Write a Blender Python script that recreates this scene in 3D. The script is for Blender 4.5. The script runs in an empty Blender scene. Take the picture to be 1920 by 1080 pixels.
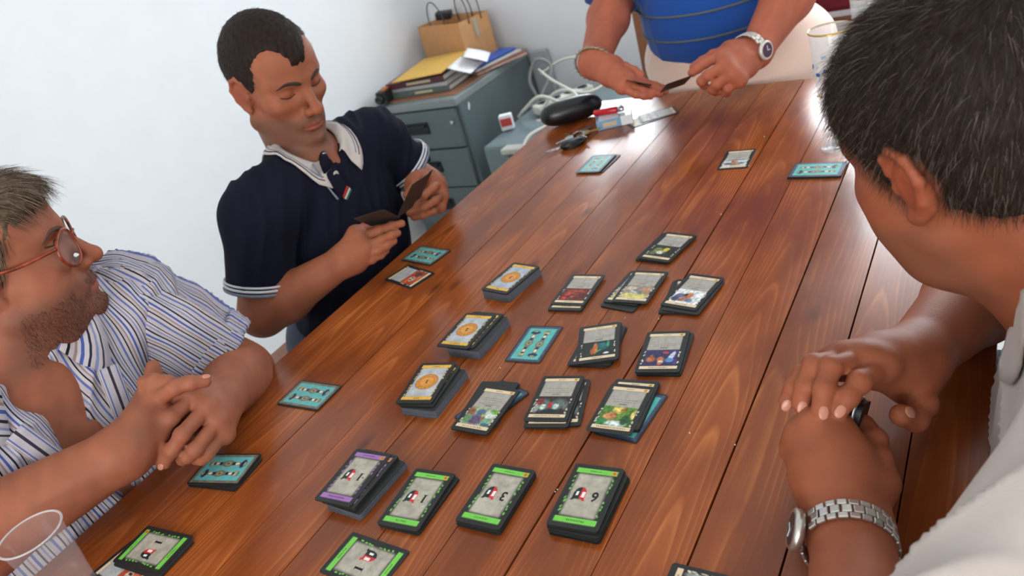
import bpy, bmesh, math, random
import numpy as np
from mathutils import Vector, Matrix, Euler

# ------------------------------------------------------------------ camera, world, lights, exposure
C = bpy.context.scene
COL = C.collection
TZ = 0.75                                   # table top height
CAM = np.array([0.0, 0.0, 1.36176])
FPX = 1441.27                               # focal length in pixels of the 1920 wide frame
_pit, _rol, _yaw = 0.48541783, -0.30810691, -0.66376186
def _axes():
    cy, sy, cp, sp, cr, sr = (math.cos(_yaw), math.sin(_yaw), math.cos(_pit), math.sin(_pit), math.cos(_rol), math.sin(_rol))
    f = np.array([sy*cp, cy*cp, -sp]); r0 = np.array([cy, -sy, 0.0]); u0 = np.cross(r0, f)
    return cr*r0 + sr*u0, -sr*r0 + cr*u0, f
AR, AU, AF = _axes()
cd = bpy.data.cameras.new('camera'); cam = bpy.data.objects.new('camera', cd); COL.objects.link(cam)
cam.matrix_world = Matrix(((AR[0], AU[0], -AF[0], CAM[0]), (AR[1], AU[1], -AF[1], CAM[1]), (AR[2], AU[2], -AF[2], CAM[2]), (0, 0, 0, 1)))
cd.sensor_width = 36.0; cd.lens = FPX/1920*36.0; cd.clip_start = 0.02
cd.dof.use_dof = True; cd.dof.focus_distance = 0.92; cd.dof.aperture_fstop = 7.0
C.camera = cam

w = bpy.data.worlds.new('sky'); C.world = w; w.use_nodes = True
bg = w.node_tree.nodes['Background']; bg.inputs[0].default_value = (0.80, 0.90, 1.0, 1); bg.inputs[1].default_value = 1.2

def area(name, loc, rot, sx, sy, power, col):
    l = bpy.data.lights.new(name, 'AREA'); l.shape = 'RECTANGLE'; l.size = sx; l.size_y = sy; l.energy = power; l.color = col
    o = bpy.data.objects.new(name, l); o.location = loc; o.rotation_euler = rot; COL.objects.link(o); return o
area('window_or_fill_light', (-0.17, 3.16, 1.535), (math.radians(-90), 0, 0), 1.32, 0.83, 64, (0.86, 0.94, 1.0))
area('window_or_fill_light', (-1.56, 3.16, 1.25), (math.radians(-90), 0, 0), 0.46, 0.32, 12, (0.86, 0.94, 1.0))
area('window_or_fill_light', (1.98, 2.10, 1.65), (math.radians(90), 0, math.radians(90)), 1.4, 1.2, 10, (0.95, 0.98, 1.0))  # unseen lamp in the right wall, added as side fill
area('window_or_fill_light', (0.5, -3.68, 1.70), (math.radians(90), 0, 0), 2.4, 1.5, 130, (1.0, 0.985, 0.96))  # unseen lamp behind the camera, added as the main frontal fill

vs = C.view_settings
vs.view_transform = 'Standard'; vs.look = 'None'; vs.exposure = 0.0; vs.gamma = 1.0; vs.use_curve_mapping = False
C.display_settings.display_device = 'sRGB'
cy = C.cycles
cy.use_denoising = True; cy.max_bounces = 8; cy.diffuse_bounces = 4; cy.glossy_bounces = 4; cy.transmission_bounces = 8; cy.transparent_max_bounces = 8
cy.caustics_reflective = False; cy.caustics_refractive = False; cy.sample_clamp_indirect = 6.0

# ------------------------------------------------------------------ helpers
def at(u, v, d):      # the point seen at pixel (u, v) of the photograph, d metres in front of the lens along its axis
    return CAM + d*(AF + (u-960)/FPX*AR - (v-540)/FPX*AU)
def atz(u, v, z):     # the same on the horizontal plane z
    r = AF + (u-960)/FPX*AR - (v-540)/FPX*AU
    return CAM + r*((z-CAM[2])/r[2])
def lin(c):
    return tuple((x/12.92 if x <= 0.04045 else ((x+0.055)/1.055)**2.4) for x in (q/255.0 for q in c))
def rgba(c): return (*lin(c), 1.0)

MATS = {}
def mat(name, col=(128, 128, 128), rough=0.5, metal=0.0, bump=None, var=0.0, scale=40.0, spec=0.5, coat=0.0, attr=None, trans=0.0, ior=1.45, sss=0.0, sheen=0.0, aniso=(1, 1, 1), alpha=1.0):
    m = bpy.data.materials.new(name); m.use_nodes = True; MATS[name] = m
    nt = m.node_tree; N = nt.nodes; L = nt.links; b = N['Principled BSDF']
    b.inputs['Roughness'].default_value = rough; b.inputs['Metallic'].default_value = metal
    b.inputs['Specular IOR Level'].default_value = spec; b.inputs['Coat Weight'].default_value = coat
    b.inputs['Transmission Weight'].default_value = trans; b.inputs['IOR'].default_value = ior
    b.inputs['Alpha'].default_value = alpha
    if sss: b.inputs['Subsurface Weight'].default_value = sss; b.inputs['Subsurface Radius'].default_value = (0.012, 0.004, 0.002); b.inputs['Subsurface Scale'].default_value = 0.5
    if sheen: b.inputs['Sheen Weight'].default_value = sheen
    b.inputs['Base Color'].default_value = rgba(col)
    src = None
    if attr:
        a = N.new('ShaderNodeAttribute'); a.attribute_name = attr; src = a.outputs['Color']
    if var or bump:
        tc = N.new('ShaderNodeTexCoord'); mp = N.new('ShaderNodeMapping'); mp.inputs['Scale'].default_value = aniso
        L.new(tc.outputs['Object'], mp.inputs[0])
        n = N.new('ShaderNodeTexNoise'); n.inputs['Scale'].default_value = scale; n.inputs['Detail'].default_value = 5; L.new(mp.outputs[0], n.inputs['Vector'])
        if var:
            hs = N.new('ShaderNodeHueSaturation')
            mr = N.new('ShaderNodeMapRange'); mr.inputs['From Min'].default_value = 0.3; mr.inputs['From Max'].default_value = 0.7
            mr.inputs['To Min'].default_value = 1-var; mr.inputs['To Max'].default_value = 1+var
            L.new(n.outputs[0], mr.inputs[0]); L.new(mr.outputs[0], hs.inputs['Value'])
            if src: L.new(src, hs.inputs['Color'])
            else: hs.inputs['Color'].default_value = rgba(col)
            src = hs.outputs[0]
        if bump:
            bp = N.new('ShaderNodeBump'); bp.inputs['Strength'].default_value = bump[0]; bp.inputs['Distance'].default_value = bump[1]
            L.new(n.outputs[0], bp.inputs['Height']); L.new(bp.outputs[0], b.inputs['Normal'])
    if src: L.new(src, b.inputs['Base Color'])
    return m

def link(name, me, parent=None, loc=None, m=None):
    o = bpy.data.objects.new(name, me); COL.objects.link(o)
    if parent is not None: o.parent = parent
    if loc is not None: o.location = loc
    if m is not None and me is not None: me.materials.append(m)
    return o
def tag(o, label=None, cat=None, group=None, kind=None):
    if label: o['label'] = label
    if cat: o['category'] = cat
    if group: o['group'] = group
    if kind: o['kind'] = kind
    return o
def empty(name, loc=(0, 0, 0), rz=0.0):
    o = bpy.data.objects.new(name, None); o.empty_display_size = 0.05; COL.objects.link(o); o.location = loc; o.rotation_euler = (0, 0, rz); return o
def mesh_from(name, V, F, smooth=False):
    me = bpy.data.meshes.new(name); me.from_pydata([tuple(map(float, v)) for v in V], [], F)
    if smooth: me.polygons.foreach_set('use_smooth', [True]*len(me.polygons))
    me.update(); return me
def bm_mesh(name, bm, smooth=False):
    bmesh.ops.recalc_face_normals(bm, faces=bm.faces)
    me = bpy.data.meshes.new(name); bm.to_mesh(me); bm.free()
    if smooth: me.polygons.foreach_set('use_smooth', [True]*len(me.polygons))
    return me
def add_box(bm, c, s, bev=0.0, rot=None, seg=2):
    r = bmesh.ops.create_cube(bm, size=1.0); vs_ = r['verts']
    for v in vs_: v.co = Vector((v.co.x*s[0], v.co.y*s[1], v.co.z*s[2]))
    if bev:
        es = list({e for v in vs_ for e in v.link_edges})
        rr = bmesh.ops.bevel(bm, geom=es, offset=bev, segments=seg, profile=0.5, affect='EDGES')
        vs_ = list({v for f in rr['faces'] for v in f.verts} | {v for v in vs_ if v.is_valid})
    M = Matrix.Translation(Vector(c)) @ (rot.to_4x4() if rot is not None else Matrix())
    for v in vs_: v.co = M @ v.co
    return vs_
def box(name, c, s, m, parent=None, bev=0.0, rot=None, smooth=False):
    bm = bmesh.new(); add_box(bm, c, s, bev, rot)
    return link(name, bm_mesh(name, bm, smooth), parent, None, m)
def tube_data(P, R, n=10, caps=True, flat=None):
    """a swept tube along points P with radii R (a number or a list); flat = (direction, factor) squashes the section"""
    P = np.array(P, float); k = len(P); R = np.full(k, R, float) if np.isscalar(R) else np.array(R, float)
    T = np.gradient(P, axis=0); T /= np.linalg.norm(T, axis=1)[:, None]+1e-12
    a = np.array([0, 0, 1.0]) if abs(T[0][2]) < 0.9 else np.array([1.0, 0, 0])
    V = []; nrm = np.cross(T[0], a); nrm /= np.linalg.norm(nrm)
    for i in range(k):
        nrm = nrm - T[i]*(nrm@T[i]); nrm /= np.linalg.norm(nrm); b = np.cross(T[i], nrm)
        for j in range(n):
            t = 2*math.pi*j/n; q = R[i]*(math.cos(t)*nrm+math.sin(t)*b)
            if flat is not None: d = np.array(flat[0], float); q = q - d*(q@d)*(1-flat[1])
            V.append(P[i]+q)
    F = [(i*n+j, i*n+(j+1) % n, (i+1)*n+(j+1) % n, (i+1)*n+j) for i in range(k-1) for j in range(n)]
    if caps: F += [tuple(range(n))[::-1], tuple(range((k-1)*n, k*n))]
    return V, F
def tube(name, P, R, m, parent=None, n=10, flat=None):
    V, F = tube_data(P, R, n, True, flat); return link(name, mesh_from(name, V, F, True), parent, None, m)
def spline(pts, n=8):
    """Catmull-Rom through pts"""
    P = np.array(pts, float); Q = np.vstack([2*P[0]-P[1], P, 2*P[-1]-P[-2]]); out = []
    for i in range(len(P)-1):
        p0, p1, p2, p3 = Q[i:i+4]
        for t in np.linspace(0, 1, n, endpoint=False):
            out.append(0.5*((2*p1)+(-p0+p2)*t+(2*p0-5*p1+4*p2-p3)*t*t+(-p0+3*p1-3*p2+p3)*t**3))
    out.append(P[-1]); return np.array(out)
def lathe_mesh(name, prof, n=40, smooth=True):
    V = []; F = []
    for r, z in prof:
        for j in range(n): V.append((r*math.cos(2*math.pi*j/n), r*math.sin(2*math.pi*j/n), z))
    k = len(prof)
    for i in range(k-1):
        for j in range(n): F.append((i*n+j, i*n+(j+1) % n, (i+1)*n+(j+1) % n, (i+1)*n+j))
    return mesh_from(name, V, F, smooth)
def polyplate(bm, pts, z0, z1):
    """a flat plate with outline pts (x, y) between z0 and z1"""
    a = [bm.verts.new((x, y, z0)) for x, y in pts]; b = [bm.verts.new((x, y, z1)) for x, y in pts]; n = len(pts)
    bm.faces.new(a[::-1]); bm.faces.new(b)
    for i in range(n): bm.faces.new((a[i], a[(i+1) % n], b[(i+1) % n], b[i]))
def rrect(w_, h_, r, n=5):
    out = []
    for cx, cy_, a0 in ((w_/2-r, h_/2-r, 0), (-w_/2+r, h_/2-r, 90), (-w_/2+r, -h_/2+r, 180), (w_/2-r, -h_/2+r, 270)):
        for i in range(n+1):
            a = math.radians(a0+90*i/n); out.append((cx+r*math.cos(a), cy_+r*math.sin(a)))
    return out
def unit(v): v = np.array(v, float); return v/np.linalg.norm(v)
rng = random.Random(7)

# ------------------------------------------------------------------ materials of the setting
def wood_material():
    m = bpy.data.materials.new('stained_pine'); m.use_nodes = True; nt = m.node_tree; N = nt.nodes; L = nt.links; b = N['Principled BSDF']
    tc = N.new('ShaderNodeTexCoord'); oi = N.new('ShaderNodeObjectInfo')
    cm = N.new('ShaderNodeVectorMath'); cm.operation = 'SCALE'; cm.inputs[0].default_value = (3.1, 7.7, 5.3); L.new(oi.outputs['Random'], cm.inputs['Scale'])
    ad = N.new('ShaderNodeVectorMath'); ad.operation = 'ADD'; L.new(tc.outputs['Object'], ad.inputs[0]); L.new(cm.outputs[0], ad.inputs[1])
    # slow wander of the growth rings
    mp1 = N.new('ShaderNodeMapping'); mp1.inputs['Scale'].default_value = (7, 1.0, 7); L.new(ad.outputs[0], mp1.inputs[0])
    n1 = N.new('ShaderNodeTexNoise'); n1.inputs['Scale'].default_value = 1.0; n1.inputs['Detail'].default_value = 2.5; L.new(mp1.outputs[0], n1.inputs['Vector'])
    sx = N.new('ShaderNodeSeparateXYZ'); L.new(tc.outputs['Object'], sx.inputs[0])
    def math_(op, a, bb=None, v=None):
        q = N.new('ShaderNodeMath'); q.operation = op
        if hasattr(a, 'is_output'): L.new(a, q.inputs[0])
        else: q.inputs[0].default_value = a
        if bb is not None:
            if hasattr(bb, 'is_output'): L.new(bb, q.inputs[1])
            else: q.inputs[1].default_value = bb
        return q.outputs[0]
    # rings = |x - x0| * k + y * s + noise: gives long cathedral arches
    x0 = math_('MULTIPLY', math_('SUBTRACT', oi.outputs['Random'], 0.5), 0.05)
    ax = math_('SUBTRACT', sx.outputs[0], x0)
    x2 = math_('MULTIPLY', math_('MULTIPLY', ax, ax), 900.0)
    ys = math_('MULTIPLY', sx.outputs[1], math_('ADD', math_('MULTIPLY', oi.outputs['Random'], 3.0), 0.8))
    ph = math_('ADD', math_('ADD', x2, ys), math_('MULTIPLY', n1.outputs[0], 6.0))
    fr = math_('FRACT', math_('MULTIPLY', ph, 2.3))
    rp = N.new('ShaderNodeValToRGB'); e = rp.color_ramp.elements
    e[0].position = 0.0; e[0].color = (0, 0, 0, 1); e[1].position = 1.0; e[1].color = (0.1, 0.1, 0.1, 1)
    q = e.new(0.62); q.color = (0.25, 0.25, 0.25, 1); q = e.new(0.86); q.color = (1, 1, 1, 1)
    L.new(fr, rp.inputs[0])
    # fine fibre
    mp2 = N.new('ShaderNodeMapping'); mp2.inputs['Scale'].default_value = (420, 9, 60); L.new(ad.outputs[0], mp2.inputs[0])
    n2 = N.new('ShaderNodeTexNoise'); n2.inputs['Scale'].default_value = 1.0; n2.inputs['Detail'].default_value = 3; L.new(mp2.outputs[0], n2.inputs['Vector'])
    # blotches of stain
    mp3 = N.new('ShaderNodeMapping'); mp3.inputs['Scale'].default_value = (16, 4.5, 8); L.new(ad.outputs[0], mp3.inputs[0])
    n3 = N.new('ShaderNodeTexNoise'); n3.inputs['Scale'].default_value = 1.0; n3.inputs['Detail'].default_value = 4; L.new(mp3.outputs[0], n3.inputs['Vector'])
    # knots
    mp4 = N.new('ShaderNodeMapping'); mp4.inputs['Scale'].default_value = (10, 4.2, 2); L.new(ad.outputs[0], mp4.inputs[0])
    vo = N.new('ShaderNodeTexVoronoi'); vo.inputs['Scale'].default_value = 1.0; vo.inputs['Randomness'].default_value = 1.0; L.new(mp4.outputs[0], vo.inputs['Vector'])
    kn = N.new('ShaderNodeMapRange'); kn.inputs['From Min'].default_value = 0.03; kn.inputs['From Max'].default_value = 0.13; kn.inputs['To Min'].default_value = 1.0; kn.inputs['To Max'].default_value = 0.0
    L.new(vo.outputs['Distance'], kn.inputs[0])
    def mixc(fac, a, bb, blend='MIX'):
        q = N.new('ShaderNodeMix'); q.data_type = 'RGBA'; q.blend_type = blend
        if hasattr(fac, 'is_output'): L.new(fac, q.inputs[0])
        else: q.inputs[0].default_value = fac
        for i, s in ((6, a), (7, bb)):
            if hasattr(s, 'is_output'): L.new(s, q.inputs[i])
            else: q.inputs[i].default_value = rgba(s)
        return q.outputs[2]
    def ramp01(src, lo, hi):
        q = N.new('ShaderNodeMapRange'); q.inputs['From Min'].default_value = lo; q.inputs['From Max'].default_value = hi; L.new(src, q.inputs[0]); return q.outputs[0]
    ring = math_('MULTIPLY', rp.outputs[0], math_('ADD', math_('MULTIPLY', ramp01(n3.outputs[0], 0.4, 0.65), 0.62), 0.10))
    c1 = mixc(ring, WOOD_BASE, WOOD_LIGHT)
    c2 = mixc(math_('MULTIPLY', ramp01(n3.outputs[0], 0.62, 0.36), 0.55), c1, WOOD_DARK)
    c3 = mixc(math_('MULTIPLY', ramp01(n2.outputs[0], 0.45, 0.75), 0.22), c2, WOOD_DARK)
    c4 = mixc(math_('MULTIPLY', kn.outputs[0], 0.75), c3, (66, 30, 18))
    hs = N.new('ShaderNodeHueSaturation'); L.new(c4, hs.inputs['Color'])
    mr = N.new('ShaderNodeMapRange'); mr.inputs['To Min'].default_value = 0.86; mr.inputs['To Max'].default_value = 1.12; L.new(oi.outputs['Random'], mr.inputs[0]); L.new(mr.outputs[0], hs.inputs['Value'])
    L.new(hs.outputs[0], b.inputs['Base Color'])
    rr = N.new('ShaderNodeMapRange'); rr.inputs['To Min'].default_value = 0.18; rr.inputs['To Max'].default_value = 0.30; L.new(n3.outputs[0], rr.inputs[0]); L.new(rr.outputs[0], b.inputs['Roughness'])
    b.inputs['Specular IOR Level'].default_value = 0.36
    bp = N.new('ShaderNodeBump'); bp.inputs['Strength'].default_value = 0.14; bp.inputs['Distance'].default_value = 0.0004
    L.new(math_('ADD', n2.outputs[0], math_('MULTIPLY', rp.outputs[0], 0.25)), bp.inputs['Height']); L.new(bp.outputs[0], b.inputs['Normal'])
    return m
WOOD_BASE, WOOD_LIGHT, WOOD_DARK = (145, 72, 30), (196, 116, 58), (94, 45, 20)
WOOD = wood_material()
WALL = mat('white_plaster', (226, 228, 230), 0.9, bump=(0.25, 0.004), var=0.015, scale=9)
FLOOR = mat('pale_floor', (205, 204, 200), 0.6, var=0.08, scale=6)
CEIL = mat('ceiling_white', (235, 235, 233), 0.95, bump=(0.1, 0.002), scale=20)
FRAME = mat('painted_window_frame', (225, 225, 222), 0.4, var=0.02, scale=30)

# ------------------------------------------------------------------ the room
XL, XR, YB, YF, ZC = -2.36, 1.90, 3.06, -3.60, 2.85
def structure(o): o['kind'] = 'structure'; return o
def wall_with_hole(name, along, fixed, lo, hi, holes, inward):
    """a 0.16 m thick wall along x or y with rectangular window holes (a0, a1, z0, z1)"""
    bm = bmesh.new(); t = 0.16
    cuts = sorted({lo, hi} | {h[0] for h in holes} | {h[1] for h in holes})
    def piece(a0, a1, z0, z1):
        c = ((a0+a1)/2, fixed-inward*t/2, (z0+z1)/2); s = (a1-a0, t, z1-z0)
        if along == 'y': c = (c[1], c[0], c[2]); s = (s[1], s[0], s[2])
        add_box(bm, c, s)
    for a0, a1 in zip(cuts[:-1], cuts[1:]):
        hs = [h for h in holes if h[0] <= a0+1e-6 and h[1] >= a1-1e-6]
        if hs:
            piece(a0, a1, 0, hs[0][2]); piece(a0, a1, hs[0][3], ZC)
        else: piece(a0, a1, 0, ZC)
    return structure(link(name, bm_mesh(name, bm), None, None, WALL))
W1 = (-0.84, 0.50, 1.10, 1.97); W4 = (-1.80, -1.32, 1.08, 1.42); W2 = (1.40, 2.80, 1.05, 2.25); W3 = (-0.75, 1.75, 0.9, 2.5)
wall_with_hole('wall_left', 'y', XL, YF-0.16, YB+0.16, [], 1)
wall_with_hole('wall_back', 'x', YB, XL, XR, [W4, W1], -1)
wall_with_hole('wall_right', 'y', XR, YF-0.16, YB+0.16, [W2], -1)
wall_with_hole('wall_front', 'x', YF, XL, XR, [W3], 1)
structure(box('floor', ((XL+XR)/2, (YB+YF)/2, -0.05), (XR-XL+0.3, YB-YF+0.3, 0.1), FLOOR))
structure(box('ceiling', ((XL+XR)/2, (YB+YF)/2, ZC+0.05), (XR-XL+0.3, YB-YF+0.3, 0.1), CEIL))
def window(name, along, fixed, h):
    root = structure(empty(name, ((h[0]+h[1])/2, fixed, h[2]) if along == 'x' else (fixed, (h[0]+h[1])/2, h[2])))
    w_, hh = h[1]-h[0], h[3]-h[2]
    parts = [(-w_/2+0.025, hh/2, 0.05, hh), (w_/2-0.025, hh/2, 0.05, hh), (0, hh/2, 0.045, hh), (0, 0.025, w_, 0.05), (0, hh-0.025, w_, 0.05)]
    for a, z, sa, sz in parts:
        s = (sa, 0.05, sz) if along == 'x' else (0.05, sa, sz)
        c = (a, 0, z) if along == 'x' else (0, a, z)
        structure(box('window_frame', c, s, FRAME, root, 0.004))
window('window_1', 'x', YB+0.05, W1); window('added_window_right', 'y', XR+0.05, W2); window('added_window_front', 'x', YF-0.05, W3); window('window_4', 'x', YB+0.05, W4)  # right and front windows are unseen, added to frame the fill lamps
structure(box('baseboard_back', ((XL+XR)/2, YB-0.008, 0.04), (XR-XL-0.04, 0.016, 0.08), FRAME))

# ------------------------------------------------------------------ the table
TY0, TY1 = -0.95, 1.845
table = tag(empty('table', (-0.53, 0.45, 0)), 'long reddish brown plank table that the card game is laid out on', 'table')
def rel(p, o): return (p[0]-o.location.x, p[1]-o.location.y, p[2]-o.location.z)
edges = [-1.047, -0.9495, -0.862, -0.774, -0.686, -0.598, -0.512, -0.424, -0.337, -0.251, -0.168, -0.082, -0.012]
gaps = {1: 0.0008, 2: 0.0018, 3: 0.0012, 4: 0.0016, 5: 0.0014, 6: 0.0014, 7: 0.0026, 8: 0.0012, 9: 0.0026, 10: 0.0022, 11: 0.0016}
for i in range(12):
    x0 = edges[i]+gaps.get(i, 0)/2; x1 = edges[i+1]-gaps.get(i+1, 0)/2
    dz = 0.0002*math.sin(i*2.3)-0.0002
    bm = bmesh.new(); add_box(bm, (0, 0, 0), (x1-x0, TY1-TY0, 0.032))
    o = link('plank', bm_mesh('plank', bm), table, rel(((x0+x1)/2, (TY0+TY1)/2, TZ-0.016+dz), table), WOOD)
TEDGE = mat('dark_joint', (34, 18, 12), 0.8, var=0.2, scale=90)
box('underframe', rel((-0.53, (TY0+TY1)/2, TZ-0.045), table), (0.99, TY1-TY0-0.03, 0.02), TEDGE, table, 0.002)
for y in (TY0+0.2, TY1-0.42):
    box('apron', rel((-0.53, y, TZ-0.10), table), (0.86, 0.03, 0.09), WOOD, table, 0.003)
for sx_ in (-0.93, -0.13):
    box('apron', rel((sx_, (TY0+TY1)/2, TZ-0.10), table), (0.03, TY1-TY0-0.5, 0.09), WOOD, table, 0.003)
    for y in (TY0+0.2, TY1-0.42):
        box('leg', rel((sx_, y, (TZ-0.055)/2), table), (0.08, 0.08, TZ-0.055), WOOD, table, 0.006)

# ------------------------------------------------------------------ playing cards
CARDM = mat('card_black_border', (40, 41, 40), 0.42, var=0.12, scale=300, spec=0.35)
PRINTM = mat('card_print', (255, 255, 255), 0.38, attr='tint', spec=0.35)
INK = mat('printed_black_ink', (24, 22, 20), 0.5)
CW, CL, CT = 0.0595, 0.0912, 0.00062
PITCH = 0.00072
_bm = bmesh.new(); polyplate(_bm, rrect(CW, CL, 0.0036, 4), 0.0, CT); CARD_MESH = bm_mesh('playing_card', _bm); CARD_MESH.materials.append(CARDM)
CARD_GREY = CARD_MESH.copy(); CARD_GREY.materials.clear(); CARD_GREY.materials.append(mat('card_grey_edge', (84, 90, 98), 0.5, var=0.15, scale=300))

NU, NV = 58, 88
_u = np.linspace(-27.5, 27.5, NU); _v = np.linspace(-43.2, 43.2, NV); UU, VV = np.meshgrid(_u, _v)
_F = [(j*NU+i, j*NU+i+1, (j+1)*NU+i+1, (j+1)*NU+i) for j in range(NV-1) for i in range(NU-1)]
_V = np.stack([UU.ravel()/1000, VV.ravel()/1000, np.full(UU.size, CT+0.00005)], 1)
prng = np.random.RandomState(5)
def vnoise(sc, seed, U=UU, V=VV):
    r = np.random.RandomState(seed); g = r.rand(64, 64); x = (U+60)/sc; y = (V+60)/sc
    xi = np.floor(x).astype(int); yi = np.floor(y).astype(int); fx = x-xi; fy = y-yi; fx = fx*fx*(3-2*fx); fy = fy*fy*(3-2*fy)
    q = lambda a, b: g[a % 64, b % 64]
    return (q(xi, yi)*(1-fx)+q(xi+1, yi)*fx)*(1-fy)+(q(xi, yi+1)*(1-fx)+q(xi+1, yi+1)*fx)*fy
class Paint:
    def __init__(s, base): s.c = np.zeros((NV, NU, 3))+np.array(base, float)
    def put(s, mask, col, a=1.0):
        m_ = (np.clip(mask, 0, 1)*a)[..., None]; s.c = s.c*(1-m_)+np.array(col, float)*m_
    def rect(s, u0, u1, v0, v1, col, a=1.0, soft=0.5):
        m_ = np.clip((UU-u0)/soft+.5, 0, 1)*np.clip((u1-UU)/soft+.5, 0, 1)*np.clip((VV-v0)/soft+.5, 0, 1)*np.clip((v1-VV)/soft+.5, 0, 1); s.put(m_, col, a)
    def ell(s, u, v, ru, rv, col, a=1.0, soft=0.25, rot=0.0):
        c_, s_ = math.cos(rot), math.sin(rot); x = (UU-u)*c_+(VV-v)*s_; y = -(UU-u)*s_+(VV-v)*c_
        s.put((1-np.hypot(x/ru, y/rv))/soft+.5, col, a)
    def grain(s, sc, amt, seed):
        s.c *= (1+amt*(vnoise(sc, seed)-.5)*2)[..., None]
    def leaves(s, col, v0, v1, u=22.0, n=8, seed=1):
        r = random.Random(seed)
        for side in (-1, 1):
            for i in range(n):
                v = v0+(v1-v0)*(i+r.random()*.7)/n
                if abs(v-(v0+v1)/2) < (v1-v0)*.09: continue
                s.ell(side*(u+r.uniform(-.8, .8)), v, r.uniform(.7, 1.3), r.uniform(1.6, 2.7), col, 0.95, .4, side*r.uniform(-.5, .1))
    def mesh(s, name):
        me = bpy.data.meshes.new(name); me.from_pydata([tuple(p) for p in _V], [], _F)
        a = me.color_attributes.new('tint', 'FLOAT_COLOR', 'POINT')
        c = np.clip(s.c, 0, 255)/255; c = np.where(c <= 0.04045, c/12.92, ((c+0.055)/1.055)**2.4).reshape(-1, 3)
        a.data.foreach_set('color', np.hstack([c, np.ones((len(c), 1))]).astype(np.float32).ravel()); me.materials.append(PRINTM); return me
BLK = (38, 39, 38)
def text_mesh(items, name):
    """items: (string, u mm, v mm, size mm, stretch) -> one mesh of flat letters in card space"""
    V = []; F = []
    for body, u, v, size, st in items:
        cu = bpy.data.curves.new('t', 'FONT'); cu.body = body; cu.size = size/1000; cu.align_x = 'CENTER'; cu.align_y = 'CENTER'; cu.resolution_u = 3; cu.offset = .00045 if size > 8 else 0.0
        o = bpy.data.objects.new('t', cu); COL.objects.link(o); dg = bpy.context.evaluated_depsgraph_get(); dg.update()
        me = o.evaluated_get(dg).to_mesh(); b = len(V)
        V += [(p.co.x*st+u/1000, p.co.y+v/1000, CT+0.00012) for p in me.vertices]; F += [tuple(i+b for i in f.vertices) for f in me.polygons]
        bpy.data.objects.remove(o); bpy.data.curves.remove(cu)
    me = mesh_from(name, V, F); me.materials.append(INK); return me
def poly_text(polys, me):
    """adds flat ink polygons (mm) to a lettering mesh"""
    bm = bmesh.new(); bm.from_mesh(me)
    for pts in polys: bm.faces.new([bm.verts.new((x/1000, y/1000, CT+0.00013)) for x, y in pts])
    bm.to_mesh(me); bm.free(); return me
def one_polys(u, v, h):
    return [[(u-.11*h, v-h/2), (u+.11*h, v-h/2), (u+.11*h, v+h/2), (u-.06*h, v+h/2), (u-.11*h, v+.42*h)],
            [(u-.26*h, v-h/2), (u+.26*h, v-h/2), (u+.26*h, v-.44*h), (u-.26*h, v-.44*h)],
            [(u-.24*h, v+.36*h), (u-.05*h, v+.42*h), (u-.05*h, v+.5*h), (u-.24*h, v+.41*h)]]
def shield(p, u, v):
    w_ = 7.2
    def body(m_): return m_*(np.clip((7.5-(VV-v))/.5, 0, 1))*np.clip((9.5*np.sqrt(np.clip(1-((UU-u)/w_)**2, 0, 1))+(VV-v)+1.0)/.5, 0, 1)*(np.abs(UU-u) < w_)
    p.put(body(np.ones_like(UU)), (28, 44, 42))
    p.put(body((UU < u-.2)*1.0), (196, 46, 52)); p.put(body(((UU < u-2.0)*(np.abs(VV-v) < 3.5))*1.0), (236, 226, 220))
    p.put(body(((UU > u+2)*(UU < u+5)*(np.abs(VV-v+1) < 2.6))*1.0), (226, 232, 226))
    p.put(body(((np.abs(UU-u) < .6))*1.0), (24, 26, 26)); p.put(body(((UU < u-5.6))*1.0), (214, 70, 74))
    p.ell(u+w_-1, v+7.5, 2.2, 1.2, (28, 44, 42), 1, .3, .5); p.ell(u-w_+1, v+7.5, 2.2, 1.3, (196, 46, 52), 1, .3, -.5)
PRINTS = {}
def reg(key, p, text): PRINTS[key] = (p.mesh('face_print'), text)
def victory(key, title, typ, accent, num):
    p = Paint(BLK); p.rect(-21, 21, -32, 31, (70, 72, 66), .9, 3); p.rect(-20, 20, -31, 30, (172, 165, 150), 1, 4); p.grain(9, .09, hash(key) % 7+3); p.grain(3.5, .05, 9)
    p.rect(-24.5, 24.5, 31.5, 39.3, accent); p.rect(-24.5, 24.5, -40, -32.8, accent)
    p.leaves(accent, -28, 28, 22.3, 9, len(title)); p.ell(-20.5, -36.2, 3.1, 3.0, (214, 138, 42)); p.ell(-20.5, -36.2, 1.5, 1.5, (176, 92, 30))
    p.c *= (1+.05*(vnoise(2.2, 3)-.5))[..., None]
    shield(p, 8.0, -1.0)
    items = [(title, 0, 35.3, 3.9, 1.05), (typ, 1.5, -36.4, 3.0, 1.05)]; polys = []
    if num in ('1', '-1'):
        polys = one_polys(-10.0, -.5, 12.5)
        if num == '-1': polys.append([(-17, -.8), (-13.6, -.8), (-13.6, .4), (-17, .4)])
    else: items.append((num, -10, -.5, 19, .86))
    t = text_mesh(items, 'lettering')
    if polys: poly_text(polys, t)
    reg(key, p, t)
GREEN = (116, 200, 78); PURP = (162, 112, 176)
victory('province', 'PROVINCIA', 'VITTORIA', GREEN, '6'); victory('duchy', 'DUCATO', 'VITTORIA', GREEN, '3')
victory('estate', 'TENUTA', 'VITTORIA', GREEN, '1'); victory('curse', 'MALEDIZIONE', 'MALEDIZIONE', PURP, '-1')
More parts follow.
